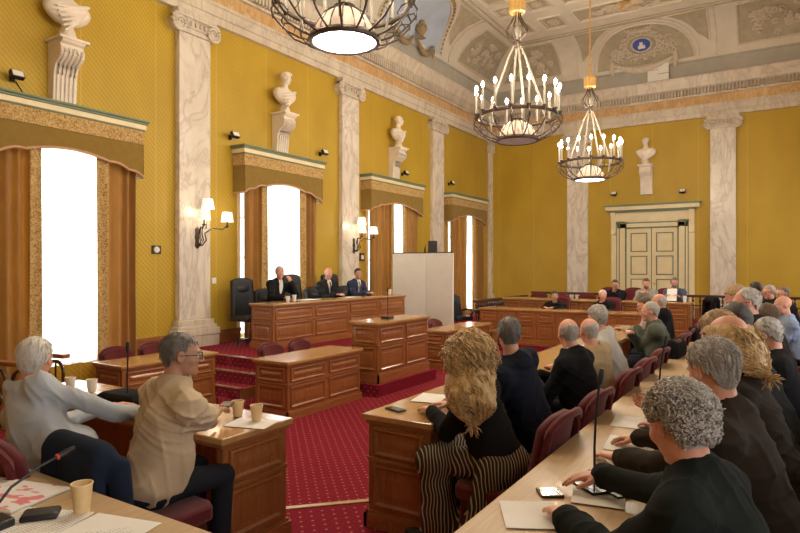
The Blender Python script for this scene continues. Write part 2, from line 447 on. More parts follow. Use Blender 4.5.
# cove-top moulding round the flat ceiling
mb = B()
for dd, zz, r in ((D1-.06, Z1-.035, .03), (D1+.10, Z1-.02, .022)):
    mb.tube([(WX+dd, FY+dd, zz), (EX-dd, FY+dd, zz), (EX-dd, BY-dd, zz), (WX+dd, BY-dd, zz)], r, 6, True)
struct(mb.build('trim_8', M['plaster_d']))

class Relief:
    """mouldings and ornament laid on a surface given by map(a, v, h)"""
    def __init__(s, mp): s.mp = mp
    def panel(s, b, poly, h=-.0, n=6):
        """filled polygon region as fan strips following the surface"""
        ca = sum(p[0] for p in poly)/len(poly); cv = sum(p[1] for p in poly)/len(poly)
        P = []
        for p, q in zip(poly, poly[1:]+poly[:1]):
            for i in range(n): P.append((p[0]+(q[0]-p[0])*i/n, p[1]+(q[1]-p[1])*i/n))
        R = 6; vs = []; N = len(P)
        for r in range(R+1):
            for a, v in P: vs.append(s.mp(ca+(a-ca)*r/R, cv+(v-cv)*r/R, h))
        fs = [(r*N+k, r*N+(k+1) % N, (r+1)*N+(k+1) % N, (r+1)*N+k) for r in range(R) for k in range(N)]
        b.add(vs, fs)
    def mould(s, b, poly, r=.03, closed=True, h=.015, n=8):
        P = []
        seq = list(zip(poly, poly[1:]+poly[:1])) if closed else list(zip(poly[:-1], poly[1:]))
        for p, q in seq:
            for i in range(n): P.append(s.mp(p[0]+(q[0]-p[0])*i/n, p[1]+(q[1]-p[1])*i/n, h))
        if not closed: P.append(s.mp(*poly[-1], h))
        b.tube(P, r, 6, closed)
    def scroll(s, b, a, v, ra, rv, turns=1.5, ph=0, r=.022, dirn=1, h=.02):
        P = []; R = []
        N = int(14*turns)
        for i in range(N+1):
            t = i/N; k = 1-.85*t; an = ph+dirn*t*turns*2*PI
            P.append(s.mp(a+ra*k*math.cos(an), v+rv*k*math.sin(an), h)); R.append(r*(1-.35*t))
        b.tube(P, R, 6)
    def blob(s, b, a, v, r, h=.02):
        c_ = s.mp(a, v, h); b.ell(c_, (r, r, r*.8), 8, 5)
    def spray(s, b, a, v, A, V, n, seed, r=.02):
        rnd = random.Random(seed)
        for i in range(n):
            x = a+rnd.uniform(-A, A); y = v+rnd.uniform(-V, V)
            s.scroll(b, x, y, A*rnd.uniform(.16, .3), V*rnd.uniform(.16, .3), rnd.uniform(.8, 1.5), rnd.uniform(0, 6.28), r*rnd.uniform(.9, 1.6), rnd.choice((-1, 1)), .04)
            s.blob(b, x, y, r*2.2, .04)
def arc(ca, cv, ra, rv, t0, t1, n=16): return [(ca+ra*math.cos(t0+(t1-t0)*i/n), cv+rv*math.sin(t0+(t1-t0)*i/n)) for i in range(n+1)]

tn = [9]
def trim(b, m, smooth=35):
    o = struct(b.build('trim_%d' % tn[0], m, smooth=smooth)); tn[0] += 1; return o
# bays on the coves
bays = [('K', -3.6, (-5.73, -1.47), 'crest')]+[('L', (p+q)/2, (p, q), 'lunette') for p, q in ((-2.0, 2.5), (2.6, 7.1), (7.1, 11.73), (11.73, 16.2))]+[('R', (p+q)/2, (p, q), 'lunette') for p, q in ((-2.0, 2.5), (2.6, 7.1), (7.1, 11.73), (11.73, 16.2))]
urns = []
for side, ca, (p, q), kind in bays:
    rl = Relief(lambda a, v, h, sd=side: cove(sd, a, v, h)); hw = (q-p)/2-.30
    pan, mo, spandrel_b = B(), B(), B()
    ra, rv = hw*.78, .80
    A = arc(ca, .06, ra, rv, 0, PI)
    rl.panel(pan, A, .006)
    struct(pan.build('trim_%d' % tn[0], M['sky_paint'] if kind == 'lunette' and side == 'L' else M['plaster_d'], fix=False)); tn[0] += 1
    rl.mould(mo, A, .035, False, .02, 2); rl.mould(mo, arc(ca, .06, ra+.12, rv+.07, 0, PI), .022, False, .02, 2)
    # spandrels, filled with the darker coffer plaster
    for sg in (-1, 1):
        sp = [(ca+sg*hw, .93), (ca+sg*hw, .30)]+[(ca+sg*(ra+.24)*math.cos(t)/1.0, .06+(rv+.13)*math.sin(t)) for t in (.42, .6, .8, 1.0, 1.15)]
        sp = [(a if abs(a-ca) < hw else ca+sg*hw, min(v, .93)) for a, v in sp]
        rl.panel(spandrel_b, sp, .004); rl.mould(mo, sp, .022, True, .012, 3)
    for sg in (-1, 1):
        rl.mould(mo, [(ca+sg*(hw+.16), .02), (ca+sg*(hw+.16), .98)], .018, False, .012)
    trim(spandrel_b, M['plaster_d']); trim(mo, M['plaster_l'] if kind == 'crest' else M['relief'])
    if kind == 'lunette' and side == 'L' and ca > 3:
        ob = B()
        for i in range(34):
            t = PI*(i+.5)/34; rl.blob(ob, ca+(ra+.06)*math.cos(t), .06+(rv+.035)*math.sin(t), .05)
        trim(ob, M['relief_d'])
        g = thing('urn_relief', 'bronze brown urn relief with swag at the foot of the painted lunette, between pilasters', 'relief', (WX+.5, ca, 7.9))
        u = B(fn=lambda P_, c0=Vector((WX+.5, ca, 7.9)): Vector(P_)-c0)
        u.lathe([(.0, 0), (.12, 0), (.05, .06), (.10, .14), (.17, .24), (.14, .36), (.07, .40), (.10, .45), (.04, .5), (.02, .56), (0, .57)], (WX+.62, ca+.15, 7.95), 16)
        u.build('urn', M['relief_d'], g)
        s2 = B(fn=lambda P_, c0=Vector((WX+.5, ca, 7.9)): Vector(P_)-c0)
        for sg in (-1, 1):
            pts = [(WX+.52, ca+sg*(.1+.9*t), 7.95-.32*math.sin(PI*t)+.05*t) for t in [i/14 for i in range(15)]]
            s2.tube(pts, [.03+.05*math.sin(PI*i/14) for i in range(15)], 8)
            s2.tube([(WX+.5, ca+sg*1.0, 8.02), (WX+.5, ca+sg*1.03, 7.85), (WX+.5, ca+sg*1.0, 7.68)], [.05, .06, .02], 8)
        s2.build('swag', M['relief_d'], g)
        g['label'] = {4.85: 'bronze brown urn relief with swag above the first window of the left wall',
                      9.415: 'bronze brown urn relief with swag above the second window of the left wall',
                      13.965: 'bronze brown urn relief with swag in the blue lunette behind the nearest chandelier'}.get(round(ca, 3), g['label'])
    if kind == 'crest':
        g = thing('crest_relief', 'plaster coat of arms with crown, wreath and blue shield in the back arch', 'crest', (ca, BY-.5, 8.0))
        off = Vector((ca, BY-.5, 8.0)); fn = lambda P_, c0=off: Vector(P_)-c0
        w = B(fn=fn)
        for i in range(28):
            t = 2*PI*i/28; rl.scroll(w, ca+.50*math.cos(t), .44+.22*math.sin(t), .12, .065, 1.1, t, .028, 1 if i % 2 else -1, .05)
            rl.blob(w, ca+.62*math.cos(t+.1), .42+.27*math.sin(t+.1), .045, .04)
        for i in range(14):
            rl.blob(w, ca+random.uniform(-.95, .95), random.uniform(.12, .42), .05, .04)
            rl.scroll(w, ca+random.choice((-1, 1))*random.uniform(.6, .95), random.uniform(.15, .5), .13, .07, 1.2, i, .03, 1, .04)
        w.build('wreath', M['relief'], g)
        w = B(fn=fn)
        for i in range(9):
            t = -1+i/4; rl.blob(w, ca+.36*t, .76+.035*abs(t), .045, .06)
        rl.mould(w, [(ca-.33, .71), (ca+.33, .71)], .05, False, .05); rl.mould(w, [(ca-.36, .755), (ca+.36, .755)], .03, False, .05)
        w.build('crown', M['relief'], g)
        w = B(fn=fn); rl.panel(w, arc(ca, .45, .27, .135, 0, 2*PI, 20)[:-1], .085, 1); sh = w.build('shield', M['blue'], g, fix=False)
        w = B(fn=fn); rl.mould(w, arc(ca, .45, .28, .14, 0, 2*PI, 20)[:-1], .03, True, .08, 1); w.build('shield_rim', M['relief'], sh)
        w = B(fn=fn)
        for dx, v0, v1, hw2 in ((0, .38, .50, .045), (-.07, .38, .44, .03), (.07, .38, .44, .03)):
            P4 = [(ca+dx-hw2, v0), (ca+dx+hw2, v0), (ca+dx+hw2, v1), (ca+dx-hw2, v1)]
            vs = [rl.mp(a, v, .09) for a, v in P4]+[rl.mp(a, v, .12) for a, v in P4]
            w.add(vs, [(0, 1, 2, 3), (4, 5, 6, 7), (0, 1, 5, 4), (1, 2, 6, 5), (2, 3, 7, 6), (3, 0, 4, 7)])
        w.build('tower', M['statue'], sh)
        w = B(fn=fn)
        pts = [rl.mp(ca-.85+1.7*t, .13-.17*math.sin(PI*t), .10) for t in [i/18 for i in range(19)]]
        w.tube(pts, [.04+.09*math.sin(PI*i/18) for i in range(19)], 8)
        for sg in (-1, 1): w.tube([rl.mp(ca+sg*.9, .2, .07), rl.mp(ca+sg*.92, .06, .1), rl.mp(ca+sg*.9, -.1, .1)], [.06, .09, .03], 8)
        w.build('swag', M['relief'], g)
# corner panels on the coves
def quadpanel(side, a0, a1, cut, seed, b_pan, b_mo, b_rel):
    """cut>0: the a1 end slants with the mitre"""
    rl = Relief(lambda a, v, h: cove(side, a, v, h))
    dv = lambda v: (D1-D0)*(1-math.cos(v*PI/2))
    P = [(a0, .15), (a1-(dv(.15) if cut > 0 else 0)*cut, .15), (a1-dv(.88)*abs(cut)*(1 if cut > 0 else 1), .88), (a0, .88)]
    rl.panel(b_pan, P, .004); rl.mould(b_mo, P, .03, True, .015, 5)
    ca_ = sum(p_[0] for p_ in P)/4
    rl.spray(b_rel, ca_, .5, abs(P[1][0]-P[0][0])*.26, .22, 22, seed, .024)
bp, bm_, br = B(), B(), B()
quadpanel('K', -5.73+.55, WX+D0+.35, -1, 3, B(), B(), B())
def sidepanel(side, a_in, corner_a, sg, seed):
    rl = Relief(lambda a, v, h: cove(side, a, v, h)); dv = lambda v: (D1-D0)*(1-math.cos(v*PI/2))
    e = lambda v: corner_a-sg*(D0+.28+dv(v))
    P = [(a_in, .14), (e(.14), .14), (e(.5), .5), (e(.86), .86), (a_in, .86)]
    rl.panel(bp, P, .004); rl.mould(bm_, P, .03, True, .015, 5)
    w_ = abs(e(.5)-a_in); rl.spray(br, (a_in+e(.45))/2, .48, w_*.34, .24, 26, seed, .026)
sidepanel('K', -1.47+.42, EX, 1, 5); sidepanel('K', -5.73-.42, WX, -1, 6)
sidepanel('L', 16.2+.42, BY, 1, 7); sidepanel('R', 16.2+.42, BY, 1, 8)
trim(bp, M['plaster_d']); trim(bm_, M['relief']); trim(br, M['relief'])
# coffers on the flat ceiling
flat = Relief(lambda a, v, h: (a, v, Z1-h))
bp, bm_, br = B(), B(), B()
def coffer(x0, x1, y0, y1, seed, n=10):
    P = [(x0, y0), (x1, y0), (x1, y1), (x0, y1)]; k = .07
    flat.panel(bp, P, .004, 1); flat.mould(bm_, P, .035, True, .02, 1)
    Q = [(x0+k, y0+k), (x1-k, y0+k), (x1-k, y1-k), (x0+k, y1-k)]; flat.mould(bm_, Q, .014, True, .01, 1)
    cx, cy = (x0+x1)/2, (y0+y1)/2; rx, ry = (x1-x0)/2*.6, (y1-y0)/2*.6
    if n <= 8:
        for i in range(8):
            t = PI*i/4; flat.scroll(br, cx+rx*.45*math.cos(t), cy+ry*.45*math.sin(t), rx*.35, ry*.35, .9, t, .022)
        flat.blob(br, cx, cy, .07, .03)
    else: flat.spray(br, cx, cy, rx, ry, n, seed, .024)
cx0, cx1, cyb = WX+D1, EX-D1, BY-D1
coffer(-5.95, -5.3, 16.75, 17.65, 1, 6); coffer(-1.9, -1.25, 16.75, 17.65, 2, 6)
coffer(-4.95, -2.25, 16.7, 17.6, 3, 26)
coffer(-6.85, -6.25, 16.75, 17.65, 21, 8); coffer(-.95, -.35, 16.75, 17.65, 22, 8)
for k_, (y0, y1) in enumerate(((15.45, 16.15), (10.9, 11.6), (6.3, 7.0), (2, 2.7))):
    coffer(-6.85, -6.2, y0, y1, 30+k_, 6); coffer(-5.95, -5.3, y0, y1, 40+k_, 6); coffer(-4.95, -2.25, y0, y1, 50+k_, 18); coffer(-1.9, -1.25, y0, y1, 60+k_, 6)
for k_, (y0, y1) in enumerate(((11.9, 15.2), (7.3, 10.6), (3, 6))):
    coffer(-6.85, -6.2, y0, y1, 70+k_, 20); coffer(-1.25, -.5, y0, y1, 75+k_, 12)
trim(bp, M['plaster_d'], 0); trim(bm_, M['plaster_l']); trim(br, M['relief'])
# round medallion over the middle of the ceiling
mb = B(); 
for R_ in (1.35, 1.15, .5): mb.tube([( -3.6+R_*math.cos(t), 13.55+R_*math.sin(t), Z1-.02) for t in [2*PI*i/40 for i in range(40)]], .04, 6, True)
trim(mb, M['plaster_l'])
gl = B().lathe([(0, 0), (.3, -.02), (.34, 0), (.3, .02)], (-3.6, 17.15, Z1-.04), 20); trim(gl, M['gilt'])

# ------------------------------------------------------------------ pilasters
def pilaster(cx, cy, axis, ks=1.0):
    """axis: outward normal (+1,0) for the left wall, (0,-1) for the back wall"""
    nx, ny = axis; tx, ty = -ny, nx
    P = lambda u, w, z: (cx+tx*u*ks+nx*w, cy+ty*u*ks+ny*w, z)
    r = thing('trim_%d' % tn[0], None, None); r['kind'] = 'structure'; tn[0] += 1
    def bx(b, u0, u1, w1, z0, z1):
        c_ = [P(u, w, z) for z in (z0, z1) for w in (0, w1) for u in (u0, u1)]
        b.add(c_, [(0, 2, 3, 1), (4, 5, 7, 6), (0, 1, 5, 4), (2, 6, 7, 3), (0, 4, 6, 2), (1, 3, 7, 5)])
    b = B(); bx(b, -.335, .335, .12, .80, 5.82); b.build('shaft', M['marble'], r, smooth=0, bevel=.01)
    b = B(); bx(b, -.46, .46, .24, .52, .64); bx(b, -.42, .42, .20, .64, .70); bx(b, -.385, .385, .165, .70, .80); bx(b, -.46, .46, .22, PIT, .52); b.build('base', M['marble2'], r, smooth=0, bevel=.012)
    b = B(); bx(b, -.42, .42, .20, 6.12, 6.20); bx(b, -.36, .36, .155, 5.82, 5.88); bx(b, -.33, .33, .13, 5.88, 6.12)
    b.build('abacus', M['marble2'], r, smooth=0, bevel=.01)
    b = B()
    for sg in (-1, 1):
        for w in (.03,):
            pts = []; R = []
            for i in range(30):
                t = i/29; k = .155*(1-.8*t); an = PI/2+sg*(-1)*t*2.2*2*PI
                pts.append(P(sg*.36+k*math.cos(an), .17, 5.95+k*math.sin(an))); R.append(.038*(1-.55*t))
            b.tube(pts, R, 8)
        c_ = [P(sg*.36+.14*math.cos(t), w_, 5.95+.14*math.sin(t)) for w_ in (0.0, .16) for t in [2*PI*i/20 for i in range(20)]]
        b.add(c_, [(i, (i+1) % 20, 20+(i+1) % 20, 20+i) for i in range(20)]+[tuple(range(20, 40))])
    b.tube([P(u, .17, 6.10) for u in (-.36, -.2, 0, .2, .36)], .03, 8)
    for i in range(5):
        u = -.2+.1*i; b.ell(P(u, .15, 6.0), (.035, .035, .055), 8, 6)
    b.tube([P(u, .15, 5.93) for u in (-.24, 0, .24)], .018, 6)
    b.build('volutes', M['marble2'], r)
for y in (7.06, 11.62, 16.02, 2.6): pilaster(WX, y, (1, 0))
for x in (-5.73, -1.47): pilaster(x, BY, (0, -1))
pilaster(WX, BY-.10, (1, 0), .3)
# ------------------------------------------------------------------ SDF engine (surface nets) for statues, people, hair, clothes
def axis_grid(lo, hi, coarse, bands=()):
    """non-uniform coordinates: coarse everywhere, finer inside bands (lo,hi,step)"""
    xs = [lo]
    while xs[-1] < hi:
        st = coarse
        for a, b_, s_ in bands:
            if a-1e-6 <= xs[-1] < b_: st = min(st, s_)
            elif xs[-1] < a < xs[-1]+st: st = max(s_, a-xs[-1])
        xs.append(xs[-1]+st)
    return np.array(xs)
class SDF:
    def __init__(s, xs, ys, zs):
        s.x, s.y, s.z = xs, ys, zs; s.D = np.full((len(xs), len(ys), len(zs)), 1.0, np.float32)
    def box(s, lo, hi):
        i = [(max(0, np.searchsorted(a, l)-1), min(len(a), np.searchsorted(a, h)+1)) for a, l, h in zip((s.x, s.y, s.z), lo, hi)]
        sl = tuple(slice(a, max(a, b_)) for a, b_ in i)
        return sl, s.x[sl[0]][:, None, None], s.y[sl[1]][None, :, None], s.z[sl[2]][None, None, :]
    def comb(s, sl, d, k, op='u'):
        A = s.D[sl]
        if op == 's': d = -d
        if k <= 0: s.D[sl] = np.minimum(A, d) if op == 'u' else np.maximum(A, d); return
        if op == 'u':
            h = np.clip(.5+.5*(A-d)/k, 0, 1); s.D[sl] = A*(1-h)+d*h-k*h*(1-h)
        else:
            h = np.clip(.5-.5*(A-d)/k, 0, 1); s.D[sl] = A*(1-h)+d*h+k*h*(1-h)
    def cap(s, a, b_, ra, rb=None, k=.02, op='u'):
        rb = ra if rb is None else rb; a = np.array(a, float); b_ = np.array(b_, float); p = max(ra, rb)+k+.03
        sl, X, Y, Z = s.box(np.minimum(a, b_)-p, np.maximum(a, b_)+p)
        ab = b_-a; L = max(ab@ab, 1e-9)
        t = np.clip(((X-a[0])*ab[0]+(Y-a[1])*ab[1]+(Z-a[2])*ab[2])/L, 0, 1)
        d = np.sqrt((X-a[0]-t*ab[0])**2+(Y-a[1]-t*ab[1])**2+(Z-a[2]-t*ab[2])**2)-(ra+(rb-ra)*t)
        s.comb(sl, d, k, op)
    def ell(s, c_, r, R=None, k=.02, op='u'):
        c_ = np.array(c_, float); r = np.array(r, float); R = np.eye(3) if R is None else np.array(R)
        p = np.sqrt((R**2) @ (r**2))+k+.03
        sl, X, Y, Z = s.box(c_-p, c_+p); X = X-c_[0]; Y = Y-c_[1]; Z = Z-c_[2]
        q = [(X*R[0, i]+Y*R[1, i]+Z*R[2, i]) for i in range(3)]
        k0 = np.sqrt((q[0]/r[0])**2+(q[1]/r[1])**2+(q[2]/r[2])**2)
        k1 = np.sqrt((q[0]/r[0]**2)**2+(q[1]/r[1]**2)**2+(q[2]/r[2]**2)**2)
        s.comb(sl, (k0-1)*k0/np.maximum(k1, 1e-6), k, op)
    def wrinkle(s, amp, freq, seed, stretch=(1, 1, 1), n=7, lo=None, hi=None):
        rs = np.random.RandomState(seed)
        sl, X, Y, Z = s.box(lo if lo is not None else (-9,)*3, hi if hi is not None else (9,)*3)
        acc = 0
        for i in range(n):
            d = rs.normal(size=3); d = d/np.linalg.norm(d)*freq*rs.uniform(.6, 1.7)*np.array(stretch); 
            ph = d[0]*X+d[1]*Y+d[2]*Z+rs.uniform(0, 6.28)
            if i % 2: ph = ph+1.5*np.sin(.4*ph+rs.uniform(0, 6)+X*freq*.5)
            acc = acc+np.sin(ph)
        s.D[sl] += (amp*acc/n*1.6).astype(np.float32)
    def crease(s, amp, freq, seed, stretch=(1, 1, 1), n=6):
        rs = np.random.RandomState(seed); X, Y, Z = s.x[:, None, None], s.y[None, :, None], s.z[None, None, :]; acc = 0
        for i in range(n):
            d = rs.normal(size=3); d = d/np.linalg.norm(d)*freq*rs.uniform(.6, 1.6)*np.array(stretch); e = rs.normal(size=3)*freq*.35
            ph = d[0]*X+d[1]*Y+d[2]*Z+rs.uniform(0, 6.28)+1.6*np.sin(e[0]*X+e[1]*Y+e[2]*Z+rs.uniform(0, 6))
            m = np.clip(.5+np.sin((e[1]*X-e[0]*Y+e[2]*Z)*.8+rs.uniform(0, 6)), 0, 1); acc = acc+m*(1-np.abs(np.sin(ph)))**3
        s.D -= (amp*(acc-.8)).astype(np.float32)
    def mesh(s):
        D = s.D; S = D < 0
        c_ = S[:-1, :-1, :-1].astype(np.int8)
        cnt = sum(S[i:i+D.shape[0]-1, j:j+D.shape[1]-1, k:k+D.shape[2]-1].astype(np.int8) for i in (0, 1) for j in (0, 1) for k in (0, 1))
        act = (cnt > 0) & (cnt < 8); I, J, K = np.nonzero(act); n = len(I)
        idx = np.full(act.shape, -1, np.int64); idx[I, J, K] = np.arange(n)
        P = np.zeros((n, 3)); W = np.zeros(n)
        offs = [(i, j, k) for i in (0, 1) for j in (0, 1) for k in (0, 1)]
        val = {o: D[I+o[0], J+o[1], K+o[2]].astype(float) for o in offs}
        pos = {o: np.stack([s.x[I+o[0]], s.y[J+o[1]], s.z[K+o[2]]], 1) for o in offs}
        for o in offs:
            for ax in range(3):
                if o[ax]: continue
                q = list(o); q[ax] = 1; q = tuple(q); a, b_ = val[o], val[q]; m = (a < 0) != (b_ < 0)
                t = np.where(m, a/np.where(np.abs(a-b_) < 1e-9, 1, a-b_), 0)
                P += np.where(m[:, None], pos[o]+(pos[q]-pos[o])*t[:, None], 0); W += m
        P /= W[:, None]
        F = []
        for ax in range(3):
            sh = [slice(1, -1)]*3; A = S[tuple(slice(1, -2) if a == ax else slice(1, -1) for a in range(3))]
            Bq = S[tuple(slice(2, -1) if a == ax else slice(1, -1) for a in range(3))]
            ii = np.argwhere(A != Bq)+1
            if not len(ii): continue
            inside = S[ii[:, 0], ii[:, 1], ii[:, 2]]; u, v = [(1, 2), (2, 0), (0, 1)][ax]
            def at(du, dv):
                q = ii.copy(); q[:, u] -= du; q[:, v] -= dv; return idx[q[:, 0], q[:, 1], q[:, 2]]
            Q = np.stack([at(1, 1), at(0, 1), at(0, 0), at(1, 0)], 1)
            Q[~inside] = Q[~inside][:, ::-1]; F.append(Q)
        F = np.concatenate(F) if F else np.zeros((0, 4), int); F = F[(F >= 0).all(1)]
        return P, F
def npmesh(name, P, F, mat, parent=None, extra=None):
    if extra and extra.v:
        n = len(P); P = np.concatenate([P, np.array([tuple(v) for v in extra.v])]) if n else np.array([tuple(v) for v in extra.v])
        faces = [tuple(f) for f in F.tolist()]+[tuple(i+n for i in f) for f in extra.f]
        me = bpy.data.meshes.new(name); me.from_pydata([tuple(p) for p in P.tolist()], [], faces)
    else:
        me = bpy.data.meshes.new(name)
        me.vertices.add(len(P)); me.vertices.foreach_set('co', P.astype(np.float32).ravel())
        me.loops.add(len(F)*4); me.loops.foreach_set('vertex_index', F.astype(np.int32).ravel())
        me.polygons.add(len(F)); me.polygons.foreach_set('loop_start', (np.arange(len(F))*4).astype(np.int32))
        me.polygons.foreach_set('loop_total', np.full(len(F), 4, np.int32)); me.update(calc_edges=True)
    me.polygons.foreach_set('use_smooth', np.ones(len(me.polygons), bool)); me.update()
    return link(name, me, mat, parent)
def rotm(yaw, pitch=0, roll=0):
    """columns: right, forward, up ; yaw measured as the direction angle of forward"""
    f = np.array([math.cos(yaw)*math.cos(pitch), math.sin(yaw)*math.cos(pitch), math.sin(pitch)])
    r = np.array([math.sin(yaw), -math.cos(yaw), 0]); u = np.cross(r, f)
    r2 = r*math.cos(roll)+u*math.sin(roll); u2 = u*math.cos(roll)-r*math.sin(roll)
    return np.stack([r2, f, u2], 1)
def head_prims(g, H, R, sc=1.0, fine=True, beard=0):
    H = np.array(H, float); w = lambda x, y, z: H+R @ (np.array([x, y, z])*sc)
    E = lambda c_, r, k=.02, op='u': g.ell(w(*c_), np.array(r)*sc, R, k, op)
    C = lambda a, b_, ra, rb=None, k=.012, op='u': g.cap(w(*a), w(*b_), ra*sc, (rb if rb is not None else ra)*sc, k, op)
    E((0, -.018, .036), (.075, .096, .086)); E((0, .028, 0), (.064, .064, .085), .03)
    E((0, .030, -.062), (.052, .054, .046), .03); E((0, .074, -.094), (.022, .018, .017), .02)
    if fine:
        for s_ in (-1, 1): E((s_*.042, .056, -.022), (.024, .024, .022), .02)
        for s_ in (-1, 1): E((s_*.031, .098, .002), (.015, .013, .011), .014, 's')
        C((-.034, .083, .024), (.034, .083, .024), .009, None, .014)
        C((0, .088, .016), (0, .112, -.026), .008, .0115, .009)
        for s_ in (-1, 1): E((s_*.012, .100, -.030), (.0085, .010, .008), .006)
        C((-.020, .084, -.053), (.020, .084, -.053), .0062, None, .006); C((-.017, .083, -.064), (.017, .083, -.064), .0065, None, .006)
        C((-.02, .0925, -.0585), (.02, .0925, -.0585), .0022, None, .003, 's')
    else: C((0, .088, .016), (0, .112, -.028), .010, .014, .012)
    for s_ in (-1, 1):
        E((s_*.077, -.004, -.006), (.008, .020, .031), .006)
        if fine: E((s_*.086, 0, -.004), (.006, .011, .018), .005, 's')

# ------------------------------------------------------------------ pelmets, drapes, sheers
PW = [1.18, 1.15, 1.27, 1.28]; GAP = [(-.37, .46), (-.50, .50), (-.14, .36), (-.14, .40)]
places = ['nearest the camera', 'behind the speakers on the dais', 'behind the white folding screen', 'in the far corner']
wname = ['first window from the left', 'second window, behind the dais', 'third window, behind the white screen', 'fourth window, nearest the far corner']
def scallop(u):
    """bottom of the valance, u in -1..1, returns drop below nominal"""
    au = abs(u)
    if au < .50: return .09*math.cos(au/.50*PI/2)**.8+.05
    if au < .78: t = (au-.50)/.28; return .05-.08*t+.035*math.sin(PI*t)
    t = (au-.78)/.22; return -.03-.09*t+.03*math.sin(PI*t)
for i, y in enumerate(WIN_Y):
    W2 = PW[i]; D = .32; zt = 4.05
    t = thing('pelmet', 'old gold velvet pelmet with green cornice over the '+wname[i], 'pelmet', (WX, y, 3.2), 0, None)
    b = B(); L = lambda z: z-3.2
    b.box(0, D+.07, -W2-.07, W2+.07, L(zt-.035), L(zt)); b.box(0, D+.05, -W2-.05, W2+.05, L(zt-.07), L(zt-.035)); b.box(0, D+.02, -W2-.02, W2+.02, L(zt-.17), L(zt-.145))
    b.build('cornice_edge', M['green'], t, smooth=0, bevel=.008)
    B().box(0, D+.03, -W2-.03, W2+.03, L(zt-.145), L(zt-.07)).build('cornice_board', M['cream'], t, smooth=0)
    b = B()
    b.box(D, D+.012, -W2, W2, L(3.67), L(3.88)); b.box(0, D, -W2-.012, -W2, L(3.67), L(3.88)); b.box(0, D, W2, W2+.012, L(3.67), L(3.88))
    b.build('embroidered_band', M['band'], t, smooth=0)
    b = B(); n = 64; yy = [-W2+2*W2*k/n for k in range(n+1)]; bot = [L(3.27)+scallop(q/W2) for q in yy]
    vs = []
    for q, z in zip(yy, bot): vs += [(D, q, L(3.88)), (D, q, z), (D-.02, q, L(3.88)), (D-.02, q, z)]
    fs = []
    for k in range(n):
        a = k*4; fs += [(a, a+1, a+5, a+4), (a+2, a+6, a+7, a+3), (a+1, a+3, a+7, a+5), (a, a+4, a+6, a+2)]
    b.add(vs, fs)
    for sg in (-1, 1): b.box(0, D, sg*W2-(.01 if sg > 0 else -.0), sg*W2+(.0 if sg > 0 else .01), bot[0], L(3.88))
    b.build('valance', M['valance'], t, smooth=0, fix=False)
    b = B(); b.tube([(D+.005, q, z) for q, z in zip(yy, bot)], .020, 6)
    for sg in (-1, 1): b.tube([(D, sg*W2, bot[0]), (.02, sg*W2, bot[0])], .018, 6)
    b.build('braid', M['fringe'], t)
    for sg in (-1, 1):
        z0 = .34 if i in (1,) else (.34 if i == 2 else .02)
        y0 = abs(GAP[i][0 if sg < 0 else 1]); y0 = -GAP[i][0] if sg < 0 else GAP[i][1]; wd = W2-.08-y0
        side = 'left' if sg < 0 else 'right'
        d = thing('drape', 'golden brown drape on the %s side of the %s' % (side, wname[i]), 'curtain', (WX+.2, y+sg*(y0+wd/2), z0), 0, None)
        rnd = random.Random(i*2+sg); ph = rnd.uniform(0, 6)
        def fold(u, v, sg=sg, ph=ph, z0=z0, wd=wd):
            yy_ = (u-.5)*wd*(1-.10*math.sin(PI*v)*.5); x = .038*math.sin(u*wd/.12*2*PI*(.75)+ph+.5*math.sin(v*2.2))*(1-.25*v)+.02*math.sin(u*31+ph*2)
            return (x, yy_*1.0, (3.62-z0)*v)
        B().sheet(fold, 60, 12).build('curtain_cloth', M['drape'], d, smooth=80, solid=.012)
        bw = .17; e = -sg*wd/2
        def bandf(u, v, e=e, sg=sg, z0=z0, ph=ph): return (.055+.018*math.sin(u*5+v*3+ph), e+sg*(u*bw-.02), (3.62-z0)*v)
        B().sheet(bandf, 8, 8).build('embroidered_border', M['band'], d, smooth=80, solid=.012)
    s_ = thing('sheer_curtain', 'bright white sheer curtain filling the '+wname[i], 'curtain', (WX+.06, y, .3), 0, None)
    def shf(u, v, i=i): return (.02*math.sin(u*46+i)+.012*math.sin(u*91+2*v), -.86+1.72*u, 3.35*v)
    B().sheet(shf, 120, 4).build('sheer_cloth', M['sheer'], s_, smooth=80)

